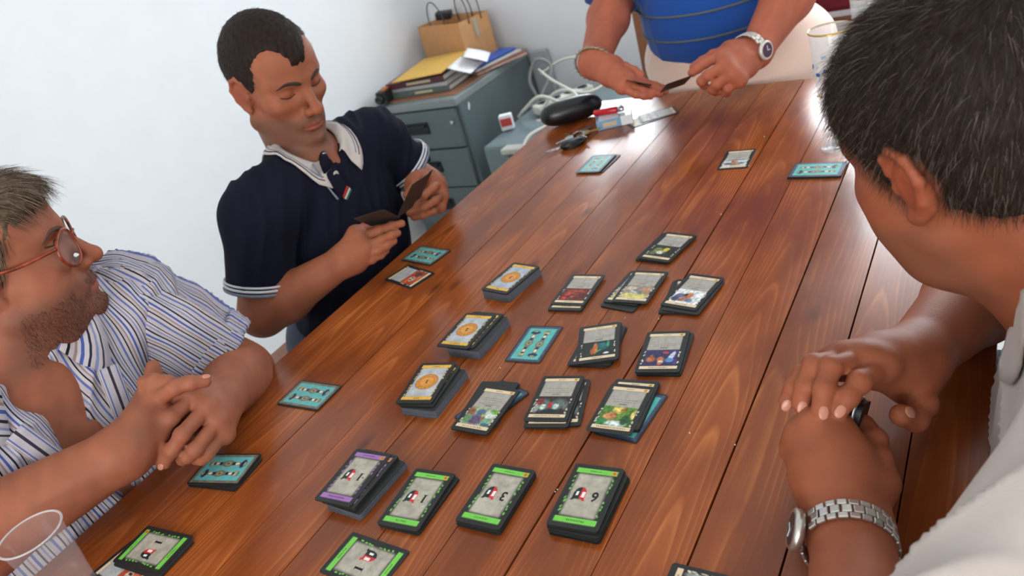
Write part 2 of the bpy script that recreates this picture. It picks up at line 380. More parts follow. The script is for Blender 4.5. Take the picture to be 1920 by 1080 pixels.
def treasure(key, title, num, tone):
    p = Paint(BLK); p.rect(-21.5, 21.5, -33, 32, tone, 1, 2.5); p.grain(8, .08, 4)
    Y = (222, 172, 70); p.rect(-24, 24, 32, 39, Y); p.rect(-24, 24, -39.5, -32.5, Y); p.leaves((214, 180, 110), -30, 30, 22.6, 9, len(title)+3)
    p.ell(0, -1, 17.2, 17.2, (136, 84, 34), 1, .06); p.ell(0, -1, 16.3, 16.3, (206, 138, 56), 1, .06); p.ell(0, -1, 12.0, 12.0, (176, 110, 42), 1, .08); p.ell(0, -1, 10.8, 10.8, (214, 148, 66), 1, .08)
    for i in range(14):
        a = i*2*math.pi/14; p.ell(14.1*math.cos(a), -1+14.1*math.sin(a), .9, .9, (150, 92, 36), .8, .5)
    p.c *= (1+.12*(vnoise(2.0, 8)-.5))[..., None]
    t = text_mesh([(title, 0, 35.4, 3.9, 1.0), ('TESORO', 0, -36.2, 3.2, 1.0)], 'lettering')
    poly_text(one_polys(0, -1, 8.0), t) if num == '1' else None
    if num != '1': t = text_mesh([(title, 0, 35.4, 3.9, 1.0), ('TESORO', 0, -36.2, 3.2, 1.0), (num, 0, -1, 10, .9)], 'lettering')
    reg(key, p, t)
treasure('copper', 'RAME', '1', (178, 180, 182)); treasure('silver', 'ARGENTO', '2', (176, 180, 184)); treasure('gold', 'ORO', '3', (168, 176, 186))
def kingdom(key, title, art, lines=3, typ='AZIONE', panel=(166, 160, 150)):
    p = Paint(BLK); p.rect(-23.5, 23.5, -33.5, 33, (60, 52, 46)); art(p)
    p.rect(-27, -22.6, -45, 45, BLK); p.rect(22.6, 27, -45, 45, BLK); p.rect(-27, 27, 39, 45, BLK)
    p.rect(-22.5, 22.5, -33.5, -2.5, panel, 1, 1.2)
    q = vnoise(5, 12); m_ = ((VV > -33.5)*(VV < -2.5)*(np.abs(UU) < 22.5)); p.c *= (1+.10*(q-.5)*m_)[..., None]
    CR = (222, 200, 164); p.rect(-25, 25, 32.6, 38.8, CR); p.rect(-24.5, 24.5, -39.6, -34, CR); p.ell(-20, -36.8, 2.7, 2.5, (204, 158, 62))
    p.leaves((214, 204, 184), 2, 31, 23.6, 6, len(title)); p.ell(-20, -36.8, 1.3, 1.2, (160, 104, 40))
    r = random.Random(len(title)*3+lines)
    for i in range(lines):
        hw = r.uniform(11, 18); v = -14-4.0*i+lines*1.2
        for k in range(7): p.rect(-hw+k*2*hw/7+.3, -hw+(k+.8)*2*hw/7, v-.5, v+.5, (70, 66, 60), .55, .8)
    p.rect(-5, 5, -8.4+lines*.4, -7+lines*.4, (60, 56, 52), .7, .8)
    reg(key, p, text_mesh([(title, 0, 35.7, 3.7, 1.0), (typ, 0, -36.8, 2.9, 1.0)], 'lettering'))
def blobs(p, spec, noise=.25, seed=3):
    for u, v, ru, rv, col, *r in spec: p.ell(u, v, ru, rv, col, .95, .45, r[0] if r else 0)
    m_ = (VV > -2.5)*(VV < 33); p.c *= (1+noise*(vnoise(2.6, seed)-.5)*m_)[..., None]
def art_green(p):
    p.rect(-24, 24, -3, 33, (96, 128, 52)); blobs(p, [(0, 4, 13, 6, (222, 196, 104)), (-14, 5, 11, 7, (76, 122, 44)), (17, 6, 9, 8, (70, 120, 50)), (8, 15, 8, 7, (176, 112, 70)), (13, 17, 5, 5, (196, 140, 92)), (-17, 20, 8, 10, (52, 84, 40)), (17, 26, 7, 6, (40, 112, 62)), (-3, 28, 14, 5, (206, 216, 222)), (-12, 21, 5, 9, (40, 76, 44)), (-6, 3, 4, 2, (170, 74, 56)), (-21, 10, 4, 8, (214, 190, 120))], .5)
def art_masks(p):
    p.rect(-24, 24, -3, 33, (52, 38, 38)); blobs(p, [(11, 15, 8, 12, (84, 112, 106)), (-7, 14, 8, 12, (90, 116, 110)), (11, 18, 4, 6, (190, 204, 192)), (-7, 17, 4, 6, (196, 206, 196)), (2, 15, 3, 6, (172, 40, 48)), (20, 20, 4, 10, (168, 176, 170)), (-18, 14, 6, 12, (86, 96, 96), .6), (17, 8, 5, 7, (126, 48, 50)), (-1, 27, 12, 4, (30, 40, 40)), (11, 12, 1.5, 1.2, (30, 34, 36)), (-7, 11, 1.5, 1.2, (30, 34, 36))], .5, 5)
def art_grape(p):
    p.rect(-24, 24, -3, 33, (146, 162, 130)); blobs(p, [(4, 22, 13, 9, (92, 72, 104)), (-12, 10, 10, 7, (198, 202, 196)), (18, 8, 6, 8, (136, 82, 58), .4), (2, 8, 7, 6, (70, 92, 124)), (-4, 12, 3, 3, (150, 184, 84)), (-18, 4, 6, 4, (106, 164, 66)), (17, 22, 6, 8, (96, 134, 90)), (-12, 22, 7, 4, (106, 168, 140)), (-16, 29, 6, 3, (60, 96, 112)), (-6, 18, 3, 4, (150, 96, 72))], .35, 6)
def art_window(p):
    p.rect(-24, 24, -3, 33, (34, 44, 44)); blobs(p, [(-6, 10, 8, 9, (30, 92, 92)), (-6, 8, 5, 5, (24, 110, 112)), (4, 14, 3.5, 13, (196, 112, 52)), (8, 20, 3, 8, (166, 88, 44)), (-14, 5, 2, 9, (52, 150, 104)), (-1, 20, 5, 2, (86, 150, 96), .6), (-12, 27, 4, 2.4, (224, 232, 230))], .3, 7)
def art_flasks(p):
    p.rect(-24, 24, -3, 33, (52, 46, 86)); blobs(p, [(13, 18, 6, 6, (188, 112, 56)), (13, 12, 2, 4, (160, 90, 50)), (0, 18, 5, 5, (198, 116, 70)), (-1, 24, 4, 4, (214, 196, 160)), (0, 28, 3, 3, (196, 96, 74)), (-14, 12, 3.5, 11, (206, 212, 226), -.3), (-12, 20, 6, 5, (90, 148, 200)), (-5, 4, 4, 3, (186, 76, 60)), (-20, 24, 3, 6, (70, 60, 120))], .35, 8)
def art_red(p):
    p.rect(-24, 24, -3, 33, (98, 32, 24)); blobs(p, [(14, 26, 4, 4, (220, 60, 52)), (6, 8, 9, 6, (166, 72, 46)), (-8, 6, 7, 5, (150, 58, 40)), (-2, 16, 8, 6, (128, 46, 34)), (-14, 18, 6, 9, (84, 26, 22)), (12, 14, 5, 6, (186, 60, 44)), (2, 22, 3, 3, (190, 106, 66))], .6, 9)
def art_plain(p):
    p.rect(-24, 24, -3, 33, (146, 136, 122)); blobs(p, [(0, 26, 24, 8, (206, 196, 116)), (2, 13, 15, 6, (120, 120, 122), -.5), (-12, 8, 9, 5, (186, 138, 110)), (12, 6, 9, 5, (196, 178, 160)), (-17, 16, 5, 7, (172, 132, 96)), (4, 16, 9, 2, (196, 198, 196), -.5)], .3, 10)
def art_white(p):
    p.rect(-24, 24, -3, 33, (222, 224, 224)); blobs(p, [(0, 18, 7, 8, (178, 104, 72)), (-2, 10, 5, 5, (196, 130, 84)), (13, 16, 8, 6, (92, 96, 130), .5), (16, 24, 6, 6, (60, 66, 84)), (4, 12, 3, 4, (50, 40, 36)), (-6, 24, 6, 5, (96, 120, 140)), (-15, 20, 4, 6, (196, 206, 212)), (6, 25, 5, 4, (150, 90, 66))], .4, 11)
def art_dark(p):
    p.rect(-24, 24, -3, 33, (46, 48, 40)); blobs(p, [(10, 14, 8, 8, (126, 128, 64)), (-4, 10, 6, 6, (198, 192, 70)), (2, 20, 8, 5, (206, 208, 190)), (-14, 14, 6, 10, (40, 34, 32)), (15, 24, 6, 5, (96, 108, 66)), (-6, 20, 4, 4, (92, 72, 50))], .4, 12)
def art_flame(p):
    p.rect(-24, 24, -3, 33, (168, 74, 50)); blobs(p, [(6, 14, 8, 7, (226, 214, 196)), (8, 13, 2, 4, (52, 38, 34)), (2, 14, 2, 4, (52, 38, 34)), (-12, 16, 8, 9, (92, 62, 60)), (16, 8, 6, 6, (206, 96, 58)), (-2, 25, 8, 4, (214, 110, 72))], .4, 13)
def art_boats(p):
    p.rect(-24, 24, -3, 33, (198, 200, 198)); blobs(p, [(0, 17, 6, 8, (178, 112, 62)), (13, 20, 8, 4, (62, 66, 88)), (-12, 20, 7, 4, (84, 92, 116)), (0, 26, 10, 3, (126, 110, 96)), (6, 10, 3, 4, (140, 90, 60)), (0, 3, 22, 4, (126, 124, 118))], .3, 14)
kingdom('village', 'CORTE DI CAMPAGNA', art_green, 2); kingdom('masks', 'BALLO IN MASCHERA', art_masks, 3); kingdom('grapes', 'MERCANTE DI VINI', art_grape, 4)
kingdom('window', 'OSTERIA', art_window, 2); kingdom('flasks', 'LABORATORIO', art_flasks, 2); kingdom('furnace', 'FORNACE', art_red, 3); kingdom('plain', 'PONTE', art_plain, 3)
kingdom('white', 'SERVITORE', art_white, 3); kingdom('dark', 'GIARDINO', art_dark, 3); kingdom('flame', 'STREGA', art_flame, 3, panel=(176, 180, 180)); kingdom('boats', 'PORTO', art_boats, 3)
def card_back(key, border, teal):
    p = Paint(BLK); p.rect(-27, 27, -42.7, 42.7, border, 1, .6); p.grain(4, .14, 21); p.rect(-23.3, 23.3, -38.6, 38.6, (132, 122, 92), .7); p.rect(-22.6, 22.6, -37.9, 37.9, teal, 1, .5); p.grain(7, .05, 22)
    NAV = (38, 46, 82); OCH = (176, 158, 96); CRE = (226, 214, 186)
    for s, u in ((1, -9.5), (-1, 9.5)):
        w_ = 3.4+3.6*np.exp(-((VV-s*1)/8.5)**2)+3.2*np.exp(-((s*VV-29)/4.0)**2)+2.2*np.exp(-((s*VV+28)/4.5)**2)
        d = np.abs(UU-u)-w_; inr = np.abs(VV) < 32.5
        p.put(np.clip(.6-d/.8, 0, 1)*inr, OCH); p.put(np.clip(-.3-d/.8, 0, 1)*inr, (96, 120, 112)); 
        p.ell(u, s*27.5, 7.8, 4.2, NAV); p.ell(u, s*30.0, 4.0, 1.5, OCH); p.ell(u, s*17.5, 2.2, 4.0, CRE); p.ell(u, s*11.0, 3.0, 3.0, NAV); p.ell(u, -s*18.0, 2.2, 4.0, CRE); p.ell(u, -s*12.0, 2.8, 3.0, NAV)
        p.ell(u, s*1, 3.6, 5.0, OCH); p.ell(u, s*1, 2.0, 2.8, (84, 84, 96)); p.ell(u+2, -s*26.5, 2.4, 3.4, OCH); p.ell(u-2, -s*26.5, 2.0, 3.0, CRE, .7); p.ell(u, -s*23, 2.6, 2.0, NAV)
    reg(key, p, None)
card_back('back', (66, 78, 106), (84, 178, 172)); card_back('backtan', (116, 112, 98), (96, 176, 178))

def place_card(x, y, z, deg, key=None, label=None, group=None, rot=None, grey=False):
    o = link('playing_card', CARD_GREY if grey else CARD_MESH); o.location = (x, y, z)
    o.rotation_euler = rot if rot is not None else (0, 0, math.radians(deg))
    tag(o, label, 'card', group)
    if key:
        me, tx = PRINTS[key]; c = link('face_print', me, o)
        if tx: link('lettering', tx, o)['kind'] = 'stuff'
    return o
ORD = 'first second third fourth fifth sixth seventh eighth ninth tenth eleventh twelfth thirteenth fourteenth fifteenth sixteenth seventeenth eighteenth nineteenth twentieth'.split()
ORD += ['twenty-'+q for q in ORD[:9]]
def pile(group, layers, rest_label, z=TZ+0.0002, seed=0):
    """layers bottom to top: (count, x, y, degrees, print, label of the layer's top card, jitter)"""
    r = random.Random(seed+len(layers)*5); total = sum(q[0] for q in layers); cnt = 0
    for n, x, y, deg, key, label, jit in layers:
        for i in range(n):
            last = i == n-1; j = 0 if last else jit
            place_card(x+r.gauss(0, .0005)*j, y+r.gauss(0, .0005)*j, z, deg+r.gauss(0, .5)*j, key if last or (key and i >= n-2 and not key.startswith('back')) else None, label if last and label else f'black edged card, {ORD[total-cnt-1]} from the top of {rest_label}', group, None, n > 11 and key is None and not last)
            z += PITCH; cnt += 1
    return z
B = ''
pile('cards in the pile of the numeral 6', [(12, -.3745, .4935, 182, 'province', 'card with green bands set off to the right under the black six card', 1.6), (5, -.3782, .4971, 184, 'province', 'green banded card with a black six, top of the rightmost green pile', .8)], B+'the rightmost green pile', seed=1)
pile('cards in the pile of the numeral 3', [(11, -.4847, .4745, 181, None, None, .8), (1, -.4847, .4755, 181.1, 'duchy', 'green banded card with a black three, top of the middle green pile', 0)], B+'the middle green pile', seed=2)
pile('cards in the pile of the upright numeral 1', [(4, -.5795, .4470, 181, None, None, 1), (5, -.5829, .4476, 183.9, 'estate', 'green banded card with numeral 1, top of the pile beside the purple banded pile', .6)], B+'the green pile beside the purple one', seed=3)
pile('cards in the purple banded pile', [(13, -.6655, .4507, 177.6, None, None, 1), (8, -.6750, .4518, 180, 'curse', 'purple banded card shifted sideways under the top card reading minus 1', .7), (2, -.6832, .4500, 182.4, 'curse', 'purple banded card reading minus 1, top of its tall pile', .5)], B+'the purple banded pile', seed=4)
place_card(-.5929, .3540, TZ+.0002, 87.8, 'estate', 'single green banded card with numeral 1 lying alone by the near table end')
pile('cards in the fan beside the plastic cup', [(1, -.9080, .2500, -98, 'flame', 'card with red picture sticking out under the green card by the plastic cup', 0), (3, -.8900, .2795, -87.5, None, None, .8), (1, -.8964, .2835, -85.4, 'estate', 'green banded card with numeral 1 lying sideways beside the plastic cup', 0)], B+'the green fan beside the plastic cup', seed=5)
pile('cards in the blue pile by the folded hands', [(4, -.9110, .4190, 97, None, None, 2.0), (3, -.9146, .4220, 102.5, 'backtan', 'blue backed card on top of the pile beside the folded hands', 1)], B+'the blue pile beside the folded hands', seed=6)
pile('cards in the low blue pile', [(3, -.9049, .5905, 90.4, 'backtan', 'blue backed card on top of the low pile left of the nearest coin pile', 1)], B+'the low blue pile left of the coins', seed=7)
pile('cards in the blue pile by the dark polo shirt', [(3, -.9755, 1.0147, 78.5, 'backtan', 'blue backed card on top of the pile nearest the dark polo shirt', .6)], B+'the blue pile near the dark polo', seed=8)
pile('cards in the red picture discard', [(2, -.9597, .9367, -107.4, 'flame', 'card with orange red picture lying beside the blue backed pile at the table edge', .6)], B+'the red discard at the table edge', seed=9)
pile('cards in the farthest coin pile', [(21, -.7151, .9191, 169.6, None, None, .5), (3, -.7151, .9191, 169.6, 'gold', 'yellow banded coin card, top of the coin pile farthest down the table', .5)], B+'the farthest coin pile', seed=10)
pile('cards in the middle coin pile', [(21, -.6882, .7642, 178.4, None, None, .6), (3, -.6985, .7690, 179, 'silver', 'yellow banded card peeking out beneath the top coin card of the middle pile', 1), (2, -.7070, .7630, 180.5, 'silver', 'yellow banded coin card, top of the skewed middle coin pile', .8)], B+'the middle coin pile', seed=11)
pile('cards in the nearest coin pile', [(19, -.6815, .6296, 182.8, None, None, .7), (4, -.6900, .6330, 187, 'copper', 'yellow banded card just under the top card of the nearest coin pile', 1), (3, -.6959, .6347, 190.1, 'copper', 'yellow banded coin card with numeral 1, top of the nearest coin pile', .8)], B+'the nearest coin pile', seed=12)
place_card(-.5914, .7666, TZ+.0002, 183.4, 'back', 'single blue backed card lying face down beside the middle coin pile')
pile('cards in the pile with the purple grapes', [(2, -.5835, .6257, 161.7, 'back', 'blue backed card sticking out slantwise under the grape picture pile', .5), (5, -.5882, .6244, 187.1, None, None, 2.5), (3, -.5819, .6106, 179.4, 'grapes', 'card with purple grape picture, top of its pile', .8)], B+'the pile with the purple grape picture', seed=13)
pile('cards in the pile with the masks', [(4, -.4822, .6464, 195.9, 'masks', 'card turned out to the right beneath the mask picture pile', 1.5), (4, -.4917, .6403, 191.4, 'masks', 'second card of the mask pile with its title strip showing', 1.5), (2, -.4959, .6495, 189.9, 'masks', 'card with two pale masks, top of its pile', .5)], B+'the pile with the two masks', seed=14)
pile('cards in the pile with the green village', [(1, -.3867, .6448, 175, 'back', 'blue backed card lying under the green village pile', 0), (7, -.3970, .6581, 183.6, 'village', 'card peeking out behind the top card of the green village pile', .8), (1, -.4001, .6467, 181.7, 'village', 'card with green village picture, top of its pile', 0)], B+'the pile with the green village picture', seed=15)
pile('cards in the pile with the dark window', [(6, -.4875, .7714, 187, 'window', 'card turned slightly beneath the dark window picture card', 2.5), (4, -.4867, .7737, 200.1, 'window', 'card with dark picture and teal window, top of its tilted pile', 1.5)], B+'the pile with the dark window picture', seed=16)
pile('cards in the pile with the flasks', [(5, -.3850, .7675, 187, 'flasks', 'card set off to the right beneath the blue flask picture card', 1.2), (4, -.3887, .7675, 189.5, 'flasks', 'card with blue picture of orange flasks, top of its pile', 1)], B+'the pile with the flask picture', seed=17)
pile('cards in the pile with the dark red picture', [(5, -.5844, .8980, 182.4, 'furnace', 'second card of the dark red pile with its title strip showing', .6), (2, -.5842, .9101, 181.1, 'furnace', 'card with dark red picture, top of its pile', .5)], B+'the pile with the dark red picture', seed=18)
pile('cards in the pile with the yellow field', [(3, -.4890, .9100, 168, None, None, 2.5), (3, -.4930, .9220, 173, 'plain', 'card spread to the left beneath the yellow field picture card', 2), (2, -.4817, .9241, 178, 'plain', 'card with grey rock and yellow field picture, top of its spread pile', .5)], B+'the spread pile with yellow field', seed=19)
pile('cards in the pile with the white picture', [(4, -.4020, .9080, 183, 'white', 'card showing at the left beneath the white picture card', 2), (2, -.3920, .9080, 172, None, None, 1), (2, -.3957, .9164, 169.5, 'white', 'card with white picture of a seated figure, top of its crossed pile', .5)], B+'the crossed pile with white picture', seed=20)
pile('cards in the pile with the dark picture', [(4, -.4880, 1.0485, 169.5, 'dark', 'card set off to the left beneath the dark yellow picture card', 1.5), (3, -.4813, 1.0485, 168, 'dark', 'card with dark picture and yellow patch, top of the picture pile farthest away', .8)], B+'the farthest picture pile', seed=21)
pile('cards in the blue pile by the tall glass', [(5, -.2986, 1.3291, 87.5, 'back', 'blue backed card on top of the pile in front of the tall glass', .7)], B+'the blue pile by the tall glass', seed=22)
place_card(-.4626, 1.4012, TZ+.0002, 183, 'boats', 'single picture card lying face up before the man in blue')
pile('cards in the blue pile by the keys', [(2, -.7690, 1.4170, 176, None, None, .5), (3, -.7768, 1.4143, 179, 'back', 'blue backed card on top of the pile in front of the car key', 1)], B+'the blue pile by the car key', seed=23)
place_card(-.7560, 1.6700, TZ+.0002, 131, 'plain', 'face up card under another one beside the cigarette box')
place_card(-.7350, 1.6950, TZ+.0010, 122, 'boats', 'upper of the two face up cards beside the cigarette box')
place_card(-.2193, .4190, TZ+.0002, 90, 'masks', 'card cut off by the bottom of the frame near the table end')

# ------------------------------------------------------------------ things at the back of the room
STEEL = mat('grey_painted_steel', (92, 104, 106), 0.45, var=0.04, scale=25)
STEEL2 = mat('lighter_grey_steel', (128, 136, 136), 0.45, var=0.04, scale=25)
BLACKP = mat('black_plastic', (22, 23, 25), 0.4, var=0.1, scale=60)
CHROME = mat('brushed_chrome', (190, 190, 192), 0.25, 1.0, var=0.05, scale=90)
BROWNTOP = mat('brown_cabinet_top', (150, 104, 78), 0.5, var=0.12, scale=30, aniso=(1, 12, 1))
cabx, caby, cabh = -2.078, 2.72, 0.615
cab = tag(empty('filing_cabinet', (cabx, caby, 0)), 'grey steel drawer cabinet with black handles in the corner of the room', 'cabinet')
box('body', (0, 0.012, cabh/2), (0.405, 0.60, cabh), STEEL, cab, 0.006)
box('cabinet_top', (0, 0, cabh+0.006), (0.412, 0.625, 0.034), STEEL2, cab, 0.006)
box('top_board', (0, 0.012, cabh+0.025), (0.37, 0.56, 0.008), BROWNTOP, cab, 0.002)
for i, (z, h) in enumerate(((0.515, 0.165), (0.34, 0.17), (0.165, 0.17))):
    d = box('drawer', (0, -0.297, z), (0.37, 0.022, h), STEEL, cab, 0.004)
    hb = bmesh.new(); add_box(hb, (-0.045, -0.312, z+0.012), (0.155, 0.010, 0.050), 0.004); add_box(hb, (-0.045, -0.322, z+0.024), (0.14, 0.016, 0.014), 0.005)
    link('handle', bm_mesh('handle', hb), d, None, BLACKP)
lk = lathe_mesh('lock', [(0.0001, 0), (0.009, 0), (0.009, 0.006), (0.006, 0.008), (0.0001, 0.008)], 16); o = link('lock', lk, cab, (0.158, -0.308, 0.54), CHROME); o.rotation_euler = (math.pi/2, 0, 0)
STICK = mat('white_sticker', (225, 228, 230), 0.6, var=0.03)
bm = bmesh.new(); polyplate(bm, [(0.006*math.cos(a)*(1+.5*math.sin(2*a)), 0.016*math.sin(a)) for a in np.linspace(0, 2*math.pi, 14, endpoint=False)], 0, 0.0006)
o = link('sticker', bm_mesh('sticker', bm), cab, (0.2032, -0.23, 0.575), STICK); o.rotation_euler = (math.pi/2, 0.25, math.pi/2)

tag(box('grey_board', (-1.82, 3.035, 0.31), (0.085, 0.03, 0.62), mat('pale_grey_board', (168, 172, 174), 0.6, var=0.03), None, 0.004), 'light grey board standing between the steel cabinet and back wall', 'board')

ctop = cabh+0.0295
def book(name, c, s, rz, cover, pages, label, cat, group, stripe=None):
    root = tag(empty(name, c, rz), label, cat, group); w_, d, h = s; t = min(0.003, h*.2)
    bm = bmesh.new(); add_box(bm, (0, 0, t/2), (w_, d, t), 0.0008); add_box(bm, (0, 0, h-t/2), (w_, d, t), 0.0008); add_box(bm, (0, -d/2+t/2, h/2), (w_, t, h), 0.0012)
    link('cover', bm_mesh('cover', bm), root, None, cover)
    box('page_block', (0, 0.002, h/2), (w_-0.008, d-0.008, h-2*t), pages, root)
    if stripe: box('spine_title', (stripe[0], -d/2-0.0003, h/2), (stripe[1], 0.0012, h*.4), stripe[2], root)
    return root
PAGES = mat('paper_pages', (222, 218, 206), 0.8, var=0.06, scale=400, aniso=(1, 1, 30))
COV = [mat('cover_grey_green', (92, 104, 100), 0.4, var=0.1, scale=40), mat('cover_pale_grey', (176, 178, 178), 0.4, var=0.1, scale=40), mat('cover_plum', (84, 44, 52), 0.4, var=0.1, scale=40), mat('cover_dark_green', (62, 66, 56), 0.4, var=0.15, scale=40)]
PALE = mat('pale_title_ink', (196, 186, 150), 0.6)
gz = ctop
book('book', (-2.105, 2.60, gz), (0.30, 0.22, 0.024), 0.06, COV[0], PAGES, 'grey green hardback lowest in the heap on the steel cabinet', 'book', 'books on the cabinet', (0.02, 0.09, PALE)); gz += 0.0245
book('magazine', (-2.11, 2.605, gz), (0.31, 0.225, 0.014), 0.02, COV[1], PAGES, 'pale grey magazine lying between the two thick books on the cabinet', 'magazine', 'books on the cabinet'); gz += 0.0145
book('book', (-2.125, 2.60, gz), (0.29, 0.215, 0.026), 0.10, COV[2], PAGES, 'plum coloured hardback with pale spine title in the cabinet heap', 'book', 'books on the cabinet', (0.02, 0.12, PALE)); gz += 0.0265
book('book', (-2.11, 2.635, gz), (0.24, 0.20, 0.012), 0.16, COV[3], PAGES, 'thin dark green book just below the yellow envelope', 'book', 'books on the cabinet'); gz += 0.0125
ENV = mat('yellow_envelope_paper', (216, 172, 84), 0.7, var=0.05, scale=60)
ev = tag(empty('envelope', (-2.10, 2.625, gz), 0.18), 'large yellow paper envelope topping the heap of books on the cabinet', 'envelope')
box('envelope_body', (0, 0, 0.002), (0.235, 0.33, 0.004), ENV, ev, 0.001)
bm = bmesh.new(); polyplate(bm, [(-0.117, -0.16), (0.117, -0.16), (0.09, -0.10), (-0.09, -0.10)], 0.0041, 0.0049); link('flap', bm_mesh('flap', bm), ev, None, ENV)
PAPER = mat('white_paper', (236, 236, 238), 0.7, var=0.02)
for k, (x, y, rz, tx) in enumerate(((-1.915, 2.60, 0.20, 0.02), (-1.895, 2.67, 0.45, 0.05))):
    n = 7; V = []; F = []
    for i in range(n):
        for j in range(n):
            a, b = (i/(n-1)-.5)*0.10, (j/(n-1)-.5)*0.16; V.append((a, b, 0.014*math.sin((a+.07)*12+k)*(i/(n-1))+0.001))
    F = [(i*n+j, (i+1)*n+j, (i+1)*n+j+1, i*n+j+1) for i in range(n-1) for j in range(n-1)]
    o = link('paper_sheet', mesh_from('paper_sheet', V, F, True), None, (x, y, ctop+0.062+0.018*k), PAPER); o.rotation_euler = (0, 0.55, rz)
    md = o.modifiers.new('s', 'SOLIDIFY'); md.thickness = 0.0008
    tag(o, ('white sheet of paper drooping from the right side of the book heap', 'second white sheet slanting above the drooping one beside the envelope')[k], 'paper')
GRIMY = mat('dark_camera_body', (38, 38, 40), 0.5, var=0.5, scale=60)
cm_ = tag(empty('camera', (-2.256, 2.455, ctop), 0.25), 'small dark camera with orange trim at the left end of the books', 'camera')
box('body', (0, 0, 0.028), (0.045, 0.09, 0.055), GRIMY, cm_, 0.006)
o = link('lens', lathe_mesh('lens', [(0.0001, 0), (0.018, 0), (0.018, 0.025), (0.014, 0.03), (0.010, 0.026), (0.0001, 0.024)], 20), cm_, (0, -0.045, 0.028), BLACKP); o.rotation_euler = (math.pi/2, 0, 0)
box('trim', (0.012, -0.01, 0.058), (0.02, 0.05, 0.006), mat('orange_trim', (190, 96, 46), 0.5), cm_, 0.001)

KRAFT = mat('kraft_paper', (196, 146, 98), 0.75, var=0.06, scale=30)
bag = tag(empty('paper_bag', (-2.025, 2.785, ctop), math.radians(-17)), 'brown paper carrier bag with cord handles standing on the steel cabinet', 'bag')
bw, bd, bh = 0.30, 0.175, 0.200
bm = bmesh.new()
q = [(0, 0), (-bw, 0), (-bw, bd), (0, bd)]
for (x0, y0), (x1, y1) in zip(q, q[1:]+q[:1]):
    d = Vector((x1-x0, y1-y0, 0)); nrm = Vector((-d.y, d.x, 0)).normalized()*0.0012
    add_box(bm, ((x0+x1)/2-nrm.x, (y0+y1)/2-nrm.y, bh/2), (abs(x1-x0)+0.0005 or 0.0012, 0.0012, bh) if abs(y1-y0) < 1e-6 else (0.0012, abs(y1-y0), bh))
add_box(bm, (-bw/2, bd/2, 0.002), (bw, bd, 0.002))
link('bag_body', bm_mesh('bag_body', bm), bag, None, KRAFT)
CORD = mat('dark_cord', (66, 66, 70), 0.7, var=0.2, scale=200)
for yy in (0.006, bd-0.006):
    P_ = spline([(-bw*.68, yy, bh-0.03), (-bw*.68, yy, bh+0.04), (-bw*.6, yy, bh+0.09), (-bw*.42, yy-.01, bh+0.095), (-bw*.34, yy, bh+0.04), (-bw*.34, yy, bh-0.03)], 6)
    tube('handle', P_, 0.0026, CORD, bag, 8)
for k in (0.35, 0.75): tube('handle', spline([(0.003, bd*k, bh-0.02), (0.004, bd*k, bh+0.05), (0.0, bd*k-.01, bh+0.1)], 6), 0.0024, CORD, bag, 8)
bm = bmesh.new(); polyplate(bm, [(-0.011, -0.04), (0.011, -0.04), (0.011, 0.04), (-0.011, 0.04)], 0, 0.0006)
o = link('tape', bm_mesh('tape', bm), bag, (0.0016, bd*.52, bh-0.045), mat('clear_tape', (170, 160, 140), 0.3)); o.rotation_euler = (math.pi/2, 0, math.pi/2)
o = box('adapter', (0, 0, 0), (0.075, 0.045, 0.035), BLACKP, None, 0.008); o.location = (-2.17, 2.905, ctop+bh+0.024); o.rotation_euler = (0.1, 0.12, 0.3)
tag(o, 'small black adapter lying on top of the paper bag', 'adapter')
FOLD = [mat('blue_folder', (38, 84, 172), 0.35, var=0.06), mat('pinkish_magazine', (176, 148, 138), 0.45, var=0.25, scale=50), mat('rust_magazine', (150, 92, 74), 0.45, var=0.25, scale=50), mat('grey_magazine', (186, 182, 176), 0.45, var=0.2, scale=50)]
for k, (x, y, z, rz, m_, lab, c) in enumerate(((-1.925, 2.78, 0.030, -0.28, FOLD[0], 'bright blue folder lying against the foot of the paper bag', 'folder'), (-1.905, 2.785, 0.018, -0.36, FOLD[3], 'grey magazine directly under the blue folder on the cabinet', 'magazine'), (-1.90, 2.80, 0.009, -0.42, FOLD[2], 'rust coloured magazine in the spread at the right of the paper bag', 'magazine'), (-1.895, 2.80, 0.0, -0.5, FOLD[1], 'pinkish magazine lowest in the spread at the right of the bag', 'magazine'))):
    o = box(lab and ('folder' if c == 'folder' else 'magazine'), (0, 0, 0.0045), (0.10, 0.26, 0.0085), m_, None, 0.002); o.location = (x, y, ctop+z); o.rotation_euler = (0, 0, rz)
    tag(o, lab, c)

# the grey printer under the cables
PRN = mat('printer_blue_grey', (112, 128, 132), 0.5, var=0.03); BEIGE = mat('printer_beige', (186, 186, 178), 0.5, var=0.03)
prn = tag(empty('printer', (-1.46, 2.50, 0.0)), 'grey printer on a stand between the steel cabinet and the table', 'printer')
box('stand', (0, 0.03, 0.12), (0.40, 0.50, 0.24), STEEL, prn, 0.004)
bm = bmesh.new(); add_box(bm, (0, 0.02, 0.365), (0.45, 0.56, 0.25), 0.012); link('body', bm_mesh('body', bm), prn, None, PRN)
box('front_panel', (0.045, -0.268, 0.35), (0.33, 0.02, 0.20), mat('printer_recess', (140, 140, 134), 0.6, var=0.05), prn, 0.004)
box('tray_lip', (0.045, -0.262, 0.478), (0.34, 0.07, 0.022), BEIGE, prn, 0.006)
box('handle', (0.06, -0.282, 0.42), (0.09, 0.012, 0.026), BLACKP, prn, 0.005)
CAB_ = mat('cream_cable', (208, 204, 192), 0.5, var=0.03); CAB2 = mat('grey_cable', (120, 122, 120), 0.5)
pz = 0.495
strip = tag(empty('power_strip', (-1.515, 2.62, pz), 0.9), 'cream power strip tangled among cables on top of the printer', 'power strip')
box('strip_body', (0, 0, 0.02), (0.26, 0.055, 0.04), CAB_, strip, 0.012)
